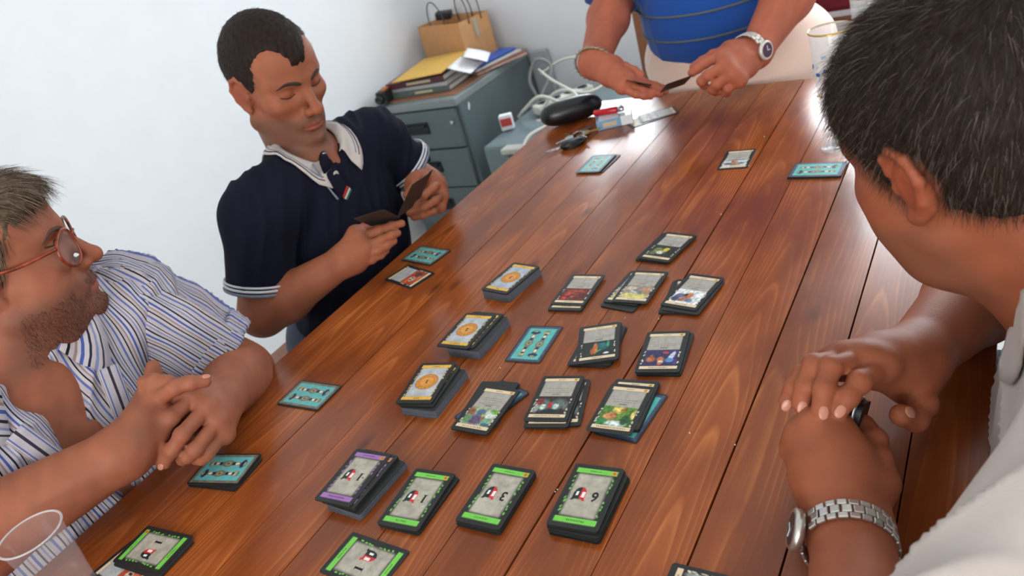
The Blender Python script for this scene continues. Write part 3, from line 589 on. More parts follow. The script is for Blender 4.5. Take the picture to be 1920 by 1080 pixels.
for k in range(4):
    o = link('socket', lathe_mesh('socket', [(0.0001, 0.0), (0.018, 0.0), (0.019, 0.0025), (0.021, 0.0025), (0.021, 0.0), (0.021, -0.002)], 18), strip, (-0.09+0.06*k, 0, 0.040), CAB2)
cabs = [([(-1.66, 2.50, pz+.01), (-1.60, 2.46, pz+.05), (-1.50, 2.44, pz+.10), (-1.42, 2.47, pz+.03), (-1.46, 2.40, pz+.008), (-1.485, 2.25, pz+.012), (-1.475, 2.17, pz-.06), (-1.47, 2.16, pz-.3)], .0065, CAB_, 'thick cream cable looping over and hanging down the printer front'),
        ([(-1.66, 2.74, pz+.10), (-1.55, 2.76, pz+.14), (-1.42, 2.74, pz+.13), (-1.34, 2.68, pz+.06), (-1.40, 2.58, pz+.05), (-1.52, 2.60, pz+.10), (-1.64, 2.70, pz+.13)], .0055, CAB_, 'cream cable running in a wide loop above the power strip'),
        ([(-1.62, 2.62, pz+.02), (-1.67, 2.66, pz+.10), (-1.64, 2.70, pz+.17), (-1.58, 2.70, pz+.13), (-1.60, 2.60, pz+.05), (-1.64, 2.56, pz+.02)], .007, CAB2, 'grey ringed cable standing up in a loop beside the cabinet'),
        ([(-1.56, 2.50, pz+.02), (-1.50, 2.54, pz+.075), (-1.41, 2.52, pz+.08), (-1.36, 2.44, pz+.05), (-1.42, 2.38, pz+.03), (-1.52, 2.40, pz+.02)], .006, CAB_, 'cream cable coil lying in front of the power strip')]
for P_, r_, m_, lab in cabs: tag(tube('cable', spline(P_, 8), r_, m_, None, 10), lab, 'cable')
tb = tag(empty('small_package', (-1.655, 2.40, pz), 0.4), 'small red and white package standing on the printer corner', 'package')
box('package_body', (0, 0, 0.03), (0.05, 0.03, 0.06), PAPER, tb, 0.004); box('red_label', (0, -0.0155, 0.032), (0.044, 0.002, 0.03), mat('red_label', (196, 70, 62), 0.5), tb, 0.0004)

# ------------------------------------------------------------------ small things on the far end of the table
CASE = mat('black_leatherette', (16, 17, 20), 0.32, bump=(0.2, 0.0006), scale=500)
def superell(name, a, b, c, e, nu=40, nv=24):
    V = []; F = []
    sp = lambda x, p: math.copysign(abs(x)**p, x)
    for i in range(nv+1):
        ph = -math.pi/2+math.pi*i/nv
        for j in range(nu):
            th = 2*math.pi*j/nu; V.append((a*sp(math.cos(ph), e)*sp(math.cos(th), e), b*sp(math.cos(ph), 1)*sp(math.sin(th), 1), c*sp(math.sin(ph), .9)))
    F = [(i*nu+j, i*nu+(j+1) % nu, (i+1)*nu+(j+1) % nu, (i+1)*nu+j) for i in range(nv) for j in range(nu)]
    return mesh_from(name, V, F, True)
gc = tag(empty('glasses_case', (-0.972, 1.705, TZ), math.radians(34)), 'black rounded glasses case lying at the far left table corner', 'glasses case')
link('shell', superell('shell', 0.082, 0.034, 0.031, .62), gc, (0, 0, 0.0312), CASE)
V, F = tube_data([(0.0828*math.copysign(abs(math.cos(t))**.62, math.cos(t)), 0.0343*math.sin(t), 0.033) for t in np.linspace(0, 2*math.pi, 60)], 0.0009, 6); link('seam', mesh_from('seam', V, F, True), gc, None, BLACKP)
box('hinge', (0, 0.0345, 0.034), (0.03, 0.003, 0.006), CHROME, gc, 0.001)

ck = tag(empty('car_key', (-0.888, 1.535, TZ), math.radians(40)), 'black car key with folding blade lying beside the glasses case', 'key')
bm = bmesh.new(); polyplate(bm, [(0.031*math.cos(t)*(1-.15*math.cos(t)), 0.0165*math.sin(t)) for t in np.linspace(0, 2*math.pi, 28, endpoint=False)], 0.001, 0.015)
bmesh.ops.bevel(bm, geom=[e for e in bm.edges if abs(e.verts[0].co.z-e.verts[1].co.z) < 1e-6], offset=0.004, segments=3, affect='EDGES'); link('fob', bm_mesh('fob', bm, True), ck, None, BLACKP)
bm = bmesh.new(); polyplate(bm, [(-0.028, -0.004), (-0.028, 0.004), (-0.066, 0.004), (-0.072, 0.0), (-0.066, -0.003), (-0.058, -0.0015), (-0.052, -0.004), (-0.046, -0.002), (-0.04, -0.004)], 0.006, 0.0085); link('blade', bm_mesh('blade', bm), ck, None, CHROME)
for k in (-.008, .006): link('button', lathe_mesh('button', [(0.005, 0), (0.005, 0.0008), (0.0001, 0.0011)], 14), ck, (k, 0, 0.015), mat('button_grey', (60, 62, 66), 0.5))
BRASS = mat('worn_brass', (176, 148, 92), 0.3, 1.0, var=0.1, scale=80)
kr = tag(empty('key_ring', (-0.905, 1.59, TZ)), 'bunch of small keys on a ring between the car key and cigarette box', 'keys')
tube('ring', [(0.014*math.cos(t), 0.014*math.sin(t), 0.006+.004*math.sin(t)) for t in np.linspace(0, 2*math.pi, 30)], 0.0011, CHROME, kr, 7)
for a, m_ in ((0.2, BRASS), (1.2, CHROME), (2.6, BRASS), (3.9, CHROME), (-0.7, CHROME)):
    bm = bmesh.new(); polyplate(bm, [(0.012+0.010+0.011*math.cos(t), 0.011*math.sin(t)) for t in np.linspace(0.3, 2*math.pi-0.3, 16)]+[(0.056, -0.003), (0.060, 0.0), (0.056, 0.003), (0.05, 0.0015), (0.044, 0.003)][0:5], 0, 0.0022)
    o = link('small_key', bm_mesh('small_key', bm), kr, (0, 0, 0.004+.003*abs(math.sin(a))), m_); o.rotation_euler = (0.15*math.sin(a*3), -0.12*math.cos(a), a)

cg = tag(empty('cigarette_box', (-0.835, 1.662, TZ), math.radians(24)), 'pale blue and white cigarette box with a red lighter on it', 'cigarette box')
CGW = mat('cigarette_box_white', (228, 232, 236), 0.3, var=0.02); CGB = mat('cigarette_box_blue', (120, 160, 188), 0.3, var=0.04)
box('box_body', (0, 0, 0.0115), (0.088, 0.056, 0.023), CGB, cg, 0.0015); box('box_lid', (0.030, 0, 0.0116), (0.029, 0.0568, 0.0236), CGW, cg, 0.0015)
box('top_label', (-0.012, 0, 0.0232), (0.05, 0.050, 0.0006), CGW, cg, 0.0002); box('side_label', (-0.012, -0.0282, 0.0115), (0.034, 0.0006, 0.011), mat('tan_label', (196, 178, 146), 0.5), cg, 0.0002)
RED = mat('red_lighter_plastic', (190, 30, 38), 0.25, var=0.05)
lg = tag(empty('lighter', (-0.846, 1.668, TZ+0.0236), math.radians(12)), 'red pocket lighter lying on the cigarette box', 'lighter')
V, F = tube_data([(-0.040, 0, 0.008), (-0.039, 0, 0.008), (0.018, 0, 0.008), (0.020, 0, 0.008)], [0.006, 0.0078, 0.0078, 0.007], 16); link('lighter_body', mesh_from('lighter_body', V, F, True), lg, None, RED)
V, F = tube_data([(0.020, 0, 0.008), (0.034, 0, 0.008), (0.036, 0, 0.008)], [0.0066, 0.0066, 0.005], 14); link('metal_cap', mesh_from('metal_cap', V, F, True), lg, None, CHROME)
o = link('spark_wheel', lathe_mesh('spark_wheel', [(0.0001, -.002), (0.0035, -.002), (0.0035, .002), (0.0001, .002)], 14), lg, (0.030, 0, 0.015), CHROME); o.rotation_euler = (math.pi/2, 0, 0)

GLASS = mat('clear_glass', (236, 240, 240), 0.04, spec=1.0, alpha=0.24)
PLAST = mat('clear_plastic', (226, 220, 222), 0.10, spec=0.8, alpha=0.06)
GOLD = mat('gold_rim_print', (196, 160, 84), 0.3, 0.7); BLUEP = mat('blue_print', (44, 104, 180), 0.4); AMBER = mat('amber_print', (206, 178, 110), 0.4, var=0.2, scale=200)
def beer_glass(x, y, label):
    g = tag(empty('beer_glass', (x, y, TZ)), label, 'glass', 'footed glasses at the far table end')
    prof = [(0.0001, 0.0), (0.031, 0.0), (0.033, 0.002), (0.031, 0.005), (0.012, 0.011), (0.0085, 0.018), (0.008, 0.034), (0.011, 0.042), (0.022, 0.055), (0.028, 0.080), (0.032, 0.125), (0.035, 0.175), (0.0375, 0.222), (0.0368, 0.223), (0.0355, 0.220), (0.0330, 0.175), (0.030, 0.125), (0.026, 0.080), (0.020, 0.058), (0.008, 0.049), (0.0001, 0.047)]
    link('glass_body', lathe_mesh('glass_body', prof, 48), g, None, GLASS)
    def band(nm, r0, z0, r1, z1, m_): link(nm, lathe_mesh(nm, [(r0+.0003, z0), (r1+.0003, z1), (r1+.0007, z1), (r0+.0007, z0)], 40), g, None, m_)
    band('gold_rim', .03735, .219, .0375, .2225, GOLD)
    bm = bmesh.new()
    for k in range(14):
        a = k*2*math.pi/14; add_box(bm, (0.0340*math.cos(a), 0.0340*math.sin(a), 0.150+.007*(k % 3)), (0.0008, 0.006+.003*(k % 2), 0.006), 0.0004, Euler((0, 0, a)).to_matrix())
    link('blue_print', bm_mesh('blue_print', bm), g, None, BLUEP)['kind'] = 'stuff'
    bm = bmesh.new(); r = random.Random(4)
    for k in range(46):
        a = r.uniform(0, 6.28); z = r.uniform(0.085, 0.128); rr = 0.0285+(z-.08)*.085+.0005
        add_box(bm, (rr*math.cos(a), rr*math.sin(a), z), (0.0006, r.uniform(.002, .006), r.uniform(.002, .005)), 0, Euler((0, 0, a)).to_matrix())
    link('amber_print', bm_mesh('amber_print', bm), g, None, AMBER)['kind'] = 'stuff'
    return g
beer_glass(-0.279, 1.432, 'tall footed glass with blue print and gold rim behind the blue card pile')
beer_glass(-0.245, 1.640, 'second footed glass standing behind the first, mostly hidden by the dark-haired head')

cup = tag(empty('plastic_cup', (-0.9525, 0.2035, TZ)), 'clear disposable plastic cup on the table in the near left corner', 'cup')
pr = [(0.0001, 0.0), (0.026, 0.0), (0.027, 0.002), (0.029, 0.03), (0.0295, 0.031), (0.0315, 0.060), (0.032, 0.061), (0.0350, 0.098), (0.0366, 0.099), (0.0372, 0.1005), (0.0366, 0.102), (0.0352, 0.1015), (0.0345, 0.0985), (0.0315, 0.062), (0.0310, 0.060), (0.0288, 0.032), (0.0283, 0.030), (0.0264, 0.003), (0.0001, 0.0012)]
link('cup_wall', lathe_mesh('cup_wall', pr, 56), cup, None, PLAST)
link('rim_roll', lathe_mesh('rim_roll', [(0.0362+.0016*math.cos(t), 0.1008+.0013*math.sin(t)) for t in np.linspace(0, 2*math.pi, 11)], 56), cup, None, mat('plastic_rim', (214, 206, 206), 0.12, spec=0.8, alpha=0.55))
CRUMB = mat('crumbs', (224, 216, 204), 0.8)
V = []; F = []
for (u, v) in ((1352, 402), (1404, 311), (1045, 918), (1041, 922), (1378, 834), (1293, 812), (1172, 596), (938, 690), (1433, 256), (1235, 598)):
    p = atz(u, v, TZ+.0006); b = len(V); s = .0011
    V += [(p[0]-s, p[1], p[2]), (p[0]+s, p[1]-s, p[2]), (p[0]+s*.5, p[1]+s, p[2]), (p[0], p[1], p[2]+s*1.3)]; F += [(b, b+1, b+2), (b, b+1, b+3), (b+1, b+2, b+3), (b+2, b, b+3)]
tag(link('crumbs', mesh_from('crumbs', V, F), None, None, CRUMB), 'tiny pale crumbs scattered along the plank joints', 'crumbs', kind='stuff')

# ------------------------------------------------------------------ chairs
CHW = mat('chair_wood', (128, 82, 52), 0.4, var=0.15, scale=30, aniso=(6, 6, 1)); CUSH = mat('dark_red_upholstery', (110, 22, 30), 0.8, var=0.1, bump=(0.2, 0.001), scale=120)
def chair(x, y, rz, label, back=True, cushion=None, seat=0.46):
    c = tag(empty('wooden_chair', (x, y, 0), rz), label, 'chair')     # faces local +x
    box('seat', (0, 0, seat-0.015), (0.40, 0.42, 0.03), CHW, c, 0.008)
    if cushion: box('cushion', (0, 0, seat+0.02), (0.38, 0.40, 0.04), cushion, c, 0.015)
    for sx_, sy in ((1, 1), (1, -1)): box('leg', (sx_*0.17, sy*0.18, (seat-0.03)/2), (0.036, 0.036, seat-0.03), CHW, c, 0.004)
    for sy in (1, -1): box('rear_post', (-0.185, sy*0.19, 0.50 if back else (seat-0.03)/2), (0.034, 0.036, 1.0 if back else seat-0.03), CHW, c, 0.005)
    if back:
        for z in (0.62, 0.78, 0.94):
            if cushion and z > .7: continue
            box('back_slat', (-0.185, 0, z), (0.02, 0.36, 0.055), CHW, c, 0.004)
        if cushion: box('back_pad', (-0.18, 0, 0.82), (0.05, 0.36, 0.30), cushion, c, 0.018)
    return c
chair(-0.92, 2.37, -math.pi/2, 'wooden chair with tall posts standing behind the man in blue')
chair(-0.40, 2.56, -math.pi/2, 'dark red padded chair at the far right end behind the glasses', True, CUSH)
chair(-1.40, 1.05, 0.0, 'plain wooden stool under the man in the dark polo shirt', False)
chair(-1.36, 0.38, 0.15, 'plain wooden stool under the man in the striped shirt', False)
chair(0.30, 0.62, math.pi, 'plain wooden stool under the man in the white polo shirt', False)

# ------------------------------------------------------------------ implicit body modelling: smooth blends of tapered limbs and ellipsoids, meshed by surface nets
F32 = np.float32
class Cone:
    """tapered round limb from a to b; flat = (direction, factor) makes it thinner along that direction"""
    def __init__(s, a, b, ra, rb, flat=None):
        s.a = np.array(a, F32); s.b = np.array(b, F32); s.ra, s.rb = ra, rb; s.flat = None if flat is None else (unit(flat[0]).astype(F32), flat[1])
        s.c = (s.a+s.b)/2; s.R = np.linalg.norm(s.b-s.a)/2+max(ra, rb)
    def d(s, P):
        ba = s.b-s.a; pa = P-s.a; t = np.clip(pa@ba/(ba@ba+1e-12), 0, 1); q = pa-t[:, None]*ba
        if s.flat is not None:
            n, f = s.flat; w_ = q@n; q = q+np.outer(w_*(1/f-1), n)
            return (np.sqrt((q*q).sum(1))-(s.ra+t*(s.rb-s.ra)))*max(f, .6)
        return np.sqrt((q*q).sum(1))-(s.ra+t*(s.rb-s.ra))
class Ell:
    def __init__(s, c, r, R=None):
        s.c = np.array(c, F32); s.r = np.array(r, F32); s.M = None if R is None else np.array(R, F32); s.R = float(max(r))
    def d(s, P):
        q = P-s.c
        if s.M is not None: q = q@s.M          # columns of M are the local axes
        k0 = np.sqrt(((q/s.r)**2).sum(1)); k1 = np.sqrt(((q/(s.r*s.r))**2).sum(1))
        return np.where(k0 < 0.2, (k0-1)*s.r.min(), k0*(k0-1)/(k1+1e-9))
class Half:
    """half space: negative where (p - o).n < 0"""
    def __init__(s, o, n): s.o = np.array(o, F32); s.n = unit(n).astype(F32); s.c = s.o; s.R = 1e9
    def d(s, P): return (P-s.o)@s.n
class Fn:
    def __init__(s, f): s.f = f; s.c = np.zeros(3, F32); s.R = 1e9
    def d(s, P): return s.f(P)
def smin(a, b, k):
    if k <= 0: return np.minimum(a, b)
    h = np.maximum(k-np.abs(a-b), 0)/k; return np.minimum(a, b)-h*h*k*.25
class Body:
    def __init__(s): s.ops = []
    def add(s, p, k=0.01): s.ops.append(('a', p, k)); return s
    def sub(s, p, k=0.005): s.ops.append(('s', p, k)); return s
    def cut(s, p, k=0.003): s.ops.append(('i', p, k)); return s
    def disp(s, f): s.ops.append(('d', Fn(f), 0)); return s
    def merge(s, o, k): s.ops.append(('g', o, k)); return s
    def bounds(s):
        lo = []; hi = []
        for op, p, k in s.ops:
            if op == 'a': lo.append(p.c-p.R-k*.3); hi.append(p.c+p.R+k*.3)
            if op == 'g': l, h = p.bounds(); lo.append(l-k*.3); hi.append(h+k*.3)
        return np.min(lo, 0), np.max(hi, 0)
    def cull(s, c, hd):
        o = Body()
        for op, p, k in s.ops:
            if op == 'a':
                if np.linalg.norm(c-p.c)-p.R > (hd+k+.012)*1.4: continue
            if op == 'g':
                q = p.cull(c, hd+k)
                if not any(z[0] in 'ag' for z in q.ops): continue
                o.ops.append((op, q, k)); continue
            if op == 's' and np.linalg.norm(c-p.c)-p.R > hd+k+.012: continue
            o.ops.append((op, p, k))
        return o
    def d(s, P):
        D_ = np.full(len(P), 1.0, F32)
        for op, p, k in s.ops:
            if op in 'ag': D_ = smin(D_, p.d(P), k)
            elif op == 's': D_ = -smin(-D_, p.d(P), k)
            elif op == 'i': D_ = -smin(-D_, -p.d(P), k)
            else: D_ = D_+p.d(P)
        return D_
    def mesh(s, h=0.004, B=14, clip=None):
        lo, hi = s.bounds()
        if clip is not None: lo = np.maximum(lo, clip[0]); hi = np.minimum(hi, clip[1])
        lo = lo-2*h; n = np.ceil((hi+2*h-lo)/(B*h)).astype(int); N = n*B+4
        g = np.arange(B+1, dtype=F32)*h; GX = np.stack(np.meshgrid(g, g, g, indexing='ij'), -1).reshape(-1, 3)
        hd = B*h*.5*math.sqrt(3); cellid = lambda i, j, k: (i*N[1]+j)*N[2]+k
        ids = []; pos = []; quads = []; nrm = []
        cor = [(0, 0, 0), (1, 0, 0), (0, 1, 0), (1, 1, 0), (0, 0, 1), (1, 0, 1), (0, 1, 1), (1, 1, 1)]
        edg = [(0, 1), (2, 3), (4, 5), (6, 7), (0, 2), (1, 3), (4, 6), (5, 7), (0, 4), (1, 5), (2, 6), (3, 7)]
        for bi in range(n[0]):
            for bj in range(n[1]):
                for bk in range(n[2]):
                    o = (lo+np.array([bi, bj, bk])*B*h).astype(F32); c = o+B*h/2
                    q = s.cull(c, hd)
                    if not any(z[0] in 'ag' for z in q.ops): continue
                    if abs(q.d(c[None, :])[0]) > hd*1.5+.02: continue
                    D_ = q.d(GX+o).reshape(B+1, B+1, B+1); ins = D_ < 0
                    if not ins.any() or ins.all(): continue
                    V8 = [D_[a:a+B, b:b+B, e:e+B] for a, b, e in cor]; I8 = [v < 0 for v in V8]
                    cnt = sum(i.astype(np.int8) for i in I8); act = (cnt > 0) & (cnt < 8); ia = np.argwhere(act)
                    if not len(ia): continue
                    W8 = np.stack([v[act] for v in V8], 1); acc = np.zeros((len(ia), 3), F32); ne = np.zeros(len(ia), F32)
                    for a, b in edg:
                        da, db = W8[:, a], W8[:, b]; x = (da < 0) != (db < 0); t = np.where(x, da/np.where(x, da-db, 1), 0)
                        pa, pb = np.array(cor[a], F32), np.array(cor[b], F32); acc += np.where(x[:, None], pa+t[:, None]*(pb-pa), 0); ne += x
                    p = o+(ia+acc/ne[:, None])*h
                    # one Newton step onto the surface
                    e_ = h*.35; G = np.stack([q.d(p+np.array(v, F32)*e_)-q.d(p-np.array(v, F32)*e_) for v in ((1, 0, 0), (0, 1, 0), (0, 0, 1))], 1)/(2*e_)
                    gl = np.maximum((G*G).sum(1), .2); st = np.clip(q.d(p)/gl, -h*.5, h*.5); p = p-G*st[:, None]
                    gi = ia+np.array([bi, bj, bk])*B+1
                    ids.append(cellid(gi[:, 0], gi[:, 1], gi[:, 2])); pos.append(p)
                    for ax, (dj, dk) in ((0, ((0, 1, 0), (0, 0, 1))), (1, ((0, 0, 1), (1, 0, 0))), (2, ((1, 0, 0), (0, 1, 0)))):
                        s0 = ins[:B, :B, :B]; s1 = ins[1:, :B, :B] if ax == 0 else ins[:B, 1:, :B] if ax == 1 else ins[:B, :B, 1:]
                        x = np.argwhere(s0 != s1)
                        if not len(x): continue
                        fl = s0[tuple(x.T)]; y = x+np.array([bi, bj, bk])*B+1; dj_, dk_ = np.array(dj), np.array(dk)
                        q4 = np.stack([cellid(*(y-a*dj_-b*dk_).T) for a, b in ((0, 0), (1, 0), (1, 1), (0, 1))], 1)
                        quads.append(np.where(fl[:, None], q4, q4[:, ::-1]))
        ids = np.concatenate(ids); pos = np.concatenate(pos); quads = np.concatenate(quads)
        od = np.argsort(ids); sid = ids[od]; ix = np.searchsorted(sid, quads); ix = np.clip(ix, 0, len(sid)-1); ok = (sid[ix] == quads).all(1)
        return pos, od[ix[ok]]
def np_mesh(name, V, Q, smooth=True):
    me = bpy.data.meshes.new(name); me.vertices.add(len(V)); me.vertices.foreach_set('co', np.asarray(V, F32).ravel())
    me.loops.add(Q.size); me.loops.foreach_set('vertex_index', Q.astype(np.int32).ravel())
    me.polygons.add(len(Q)); me.polygons.foreach_set('loop_start', np.arange(0, Q.size, Q.shape[1], dtype=np.int32))
    me.update(calc_edges=True); me.validate()
    if smooth: me.polygons.foreach_set('use_smooth', np.ones(len(me.polygons), bool))
    return me
def tint(me, c, name='tint'):
    c = np.clip(np.asarray(c, float), 0, 255)/255; c = np.where(c <= 0.04045, c/12.92, ((c+0.055)/1.055)**2.4)
    a = me.color_attributes.new(name, 'FLOAT_COLOR', 'POINT'); a.data.foreach_set('color', np.hstack([c, np.ones((len(c), 1))]).astype(F32).ravel())
def frame(fwd, up):
    """columns: x forward, y left, z up"""
    x = unit(fwd); z = np.array(up, float); z = unit(z-x*(z@x)); y = np.cross(z, x); return np.stack([x, y, z], 1)
def sm(x, a, b): t = np.clip((x-a)/(b-a), 0, 1); return t*t*(3-2*t)
def hashn(P, f, seed=0):
    """cheap smooth 3-D noise in -1..1"""
    P = P*f; r = np.random.RandomState(seed); o = np.zeros(len(P), F32)
    for i in range(5):
        k = r.randn(3).astype(F32)*(1+.35*i); o += np.sin(P@k+F32(r.rand()*6.28))
    return o/2.6
class Head:
    """a head in its own frame (x forward, y left, z up; eyes at z = 0; about 0.235 high), s scales it"""
    def __init__(s, origin, fwd, up, scale=1.0): s.o = np.array(origin, float); s.M = frame(fwd, up); s.s = scale
    def p(s, *v): return s.o+s.M@(np.array(v, float)*s.s)
    def v(s, *v): return s.M@np.array(v, float)
    def loc(s, P): return ((P-s.o)@s.M)/s.s
    def ell(s, c, r, rot=None):
        M = s.M if rot is None else s.M@np.array(Euler(rot).to_matrix()); return Ell(s.p(*c), np.array(r)*s.s, M)
    def cone(s, a, b, ra, rb, flat=None): return Cone(s.p(*a), s.p(*b), ra*s.s, rb*s.s, None if flat is None else (s.v(*flat[0]), flat[1]))
    def build(s, b, fat=0.0, closed=0.0, nose=1.0, jaw=1.0):
        K = lambda k: k*s.s
        b.add(s.ell((-.014, 0, .030), (.096, .075, .089)), K(.01)); b.add(s.ell((.034, 0, .038), (.055, .061, .060)), K(.03))
        b.add(s.ell((.030, 0, -.030), (.056, .060, .066)), K(.03)); b.add(s.ell((.034, 0, -.076), (.046+fat*.3, .046*jaw+fat*.6, .040)), K(.025))
        for y in (1, -1):
            b.add(s.cone((.004, y*.054*jaw, -.064), (.064, y*.016, -.100), .019+fat*.4, .017), K(.022))
            b.add(s.ell((.052, y*.044, -.024), (.026, .022, .018)), K(.02))
            if fat: b.add(s.ell((.040, y*.044, -.058), (.034, .026+fat*.5, .034)), K(.025)); b.add(s.ell((.02, y*.03, -.105), (.045, .035, .026+fat*.4)), K(.03))
            b.add(s.cone((.082, y*.010, .019), (.060, y*.047, .020), .011, .010), K(.014))
        b.add(s.ell((.078, 0, -.104), (.019, .021, .016)), K(.018))
        for y in (1, -1):
            b.sub(s.ell((.094, y*.033, -.003), (.020, .019, .012)), K(.014))
            b.add(s.ell((.0655, y*.0325, -.001), (.0145, .0160, .0135)), K(.004))
        # nose
        b.add(s.cone((.083, 0, .010), (.083+.025*nose, 0, -.034), .0075, .0100), K(.012)); b.add(s.ell((.084+.026*nose, 0, -.038), (.0115, .0115, .0100)), K(.008))
        for y in (1, -1):
            b.add(s.ell((.097, y*.0125, -.042), (.0105, .0072, .0078)), K(.006)); b.sub(s.ell((.103, y*.0065, -.0505), (.0045, .0035, .0045)), K(.003))
        # mouth
        b.add(s.ell((.076, 0, -.066), (.021, .031, .020)), K(.015))
        for y in (1, -1):
            b.add(s.cone((.0955, y*.005, -.0690), (.0830, y*.0235, -.0735), .0038, .0022), K(.005)); b.add(s.cone((.0940, y*.004, -.0790), (.0830, y*.0215, -.0755), .0048, .0026), K(.005))
            b.sub(s.cone((.1015, y*.001, -.0745), (.0865, y*.0245, -.0745), .0022, .0014), K(.003))
        b.sub(s.ell((.101, 0, -.0905), (.010, .016, .005)), K(.010))
        # ears
        for y in (1, -1):
            ax = lambda x, yy, z: (x, y*yy, z)
            b.add(s.ell(ax(-.010, .073, -.008), (.020, .0095, .029), (0, 0, -y*.30)), K(.006))
            H_ = [(.008, .073, .004), (.003, .077, .019), (-.010, .080, .027), (-.023, .083, .019), (-.028, .084, .000), (-.021, .081, -.020), (-.009, .077, -.034), (.002, .074, -.038)]
            for p0, p1 in zip(H_[:-1], H_[1:]): b.add(s.cone(ax(*p0), ax(*p1), .0042, .0042), K(.004))
            b.add(s.ell(ax(-.002, .075, -.036), (.008, .0050, .009)), K(.005)); b.sub(s.ell(ax(-.007, .0905, -.004), (.0105, .0085, .0165)), K(.005)); b.add(s.ell(ax(.006, .074, -.010), (.004, .004, .007)), K(.003))
        return b
SKIN_SETS = {}
def skin_colour(V, base, heads=(), stubble=None, seed=1, freckle=.05):
    """skin tone with redder lips, ears, nose and knuckles and a beard shadow"""
    c = np.tile(np.array(base, float), (len(V), 1)); n = hashn(V.astype(F32), 45, seed)[:, None]; n2 = hashn(V.astype(F32), 83, seed+1)[:, None]
    c = c*(1+freckle*.6*n+freckle*.5*n2)
    for h in heads:
        L_ = h.loc(V); x, y, z = L_.T
        near = (np.abs(x) < .13)*(np.abs(y) < .11)*(np.abs(z) < .15)
        g = lambda cx, cy_, cz, rx, ry, rz: np.clip(1-np.sqrt(((x-cx)/rx)**2+((np.abs(y)-cy_)/ry)**2+((z-cz)/rz)**2), 0, 1)
        lip = sm(g(.092, .0, -.0745, .018, .027, .0105), .0, .35)*near
        c = c*(1-lip[:, None]*.6)+np.array((150, 76, 68))*lip[:, None]*.6
        red = (g(.108, 0, -.036, .02, .02, .02)*.5+g(.05, .055, -.03, .03, .03, .03)*.45+g(-.01, .082, -.005, .03, .02, .04)*.7)*near
        c *= 1-np.clip(red, 0, 1)[:, None]*np.array((.02, .22, .22))
        if stubble:
            col, am = stubble
            bz = sm(-z, .040, .062)*sm(x+.35*(-z), -.005, .03)*sm(z, -.150, -.118)*sm(.125-np.abs(x), 0, .02)*near*(1-lip); must = g(.09, .0, -.062, .03, .034, .012)
            bz = np.maximum(bz, sm(must, 0, .4)*near)*(1-lip); bz = bz*(1-.75*sm(g(.075, .032, -.04, .03, .02, .022), 0, .5))
            w_ = (bz*am*(1+.12*n[:, 0])).clip(0, .95)[:, None]; c = c*(1-w_)+np.array(col)*w_
    return c

# ------------------------------------------------------------------ people
SKIN = mat('skin', (190, 130, 100), 0.58, attr='tint', sss=0.08, bump=(0.22, 0.0010), scale=380, spec=0.3)
def hair_mat(nm): return mat(nm, (40, 32, 28), 0.6, attr='tint', spec=0.16)
HAIRM = hair_mat('hair')
def cloth(nm, col, bump=0.25, scale=700, **k): return mat(nm, col, 0.9, bump=(bump, 0.0008), scale=scale, sheen=k.pop('sheen', 0.15), spec=0.2, **k)
NAVY = cloth('navy_pique', (15, 17, 33), sheen=0.0); WHITEC = cloth('white_cotton', (192, 182, 176)); BLUEC = cloth('blue_knit', (30, 74, 150)); PINKC = cloth('pale_trousers', (228, 200, 184), 0.15, 400, var=0.04)
DARKT = cloth('dark_trousers', (58, 66, 84)); STRIPEW = cloth('white_tipping', (206, 208, 216)); GREYT = cloth('grey_tipping', (120, 124, 138))
NAIL = mat('fingernail', (192, 130, 108), 0.3, var=0.03)
LASH = mat('dark_lashes', (36, 26, 22), 0.7); BROW = mat('eyebrow_hair', (44, 33, 28), 0.8, var=0.3, scale=600)
IRISW = mat('eye_white', (206, 200, 194), 0.15); IRIS = mat('dark_iris', (40, 28, 22), 0.1)

def arm(b, S, E, W, ru=.050, re=.042, rw=.028, flat=None, k=.02):
    S, E, W = map(np.array, (S, E, W)); m = E+(W-E)*.28
    b.add(Cone(S, E, ru, re), k); b.add(Cone(E, m, re, re*1.04), k); b.add(Cone(m, W, re*1.04, rw, flat), k)
def finger(pts, r0=.0096, r1=.0076):
    b = Body(); n = len(pts)-1
    for i in range(n):
        a, c = r0+(r1-r0)*i/n, r0+(r1-r0)*(i+1)/n; b.add(Cone(pts[i], pts[i+1], a, c), .004)
        if 0 < i: b.add(Ell(pts[i], (a*1.07,)*3), .003)
    return b
def hand(b, W, fingers, thumb, rw=.024, palm=.0135, kn=.0118, r0=.0098, r1=.0078, rt=.0115):
    """fingers: four lists of points starting at the knuckle; the palm spans wrist to knuckles"""
    W = np.array(W); K = [np.array(f[0]) for f in fingers]; g = Body()
    for q in K: g.add(Cone(W, q, rw*.82, kn), .022)
    for i in range(3):
        g.add(Cone(W*.45+K[i]*.55, W*.45+K[i+1]*.55, palm, palm), .02); g.add(Cone(K[i], K[i+1], kn*.92, kn*.92), .012)
    for q in K: g.add(Ell(q, (kn*1.05,)*3), .006)
    if thumb is not None:
        g.add(Cone(W*.75+np.array(thumb[0])*.25, thumb[0], rw*.7, rt*1.35), .02); g.add(Cone(thumb[0], K[0]*.5+W*.5, rt*1.2, palm), .02)
    b.merge(g, .015)
    for i, f in enumerate(fingers): b.merge(finger(f, r0*(.88 if i == 3 else 1), r1*(.88 if i == 3 else 1)), .0035)
    if thumb is not None: b.merge(finger(thumb, rt, rt*.82), .006)
def px(*pts): return [at(*p) for p in pts]
def hit(b, u, v, d0, d1, off=0.0):
    """the point of a body's surface seen at pixel (u, v), searched between two distances"""
    t = np.linspace(d0, d1, 160); P = np.array([at(u, v, d) for d in t], F32); return P[int(np.argmax(b.d(P) < off))].astype(float)
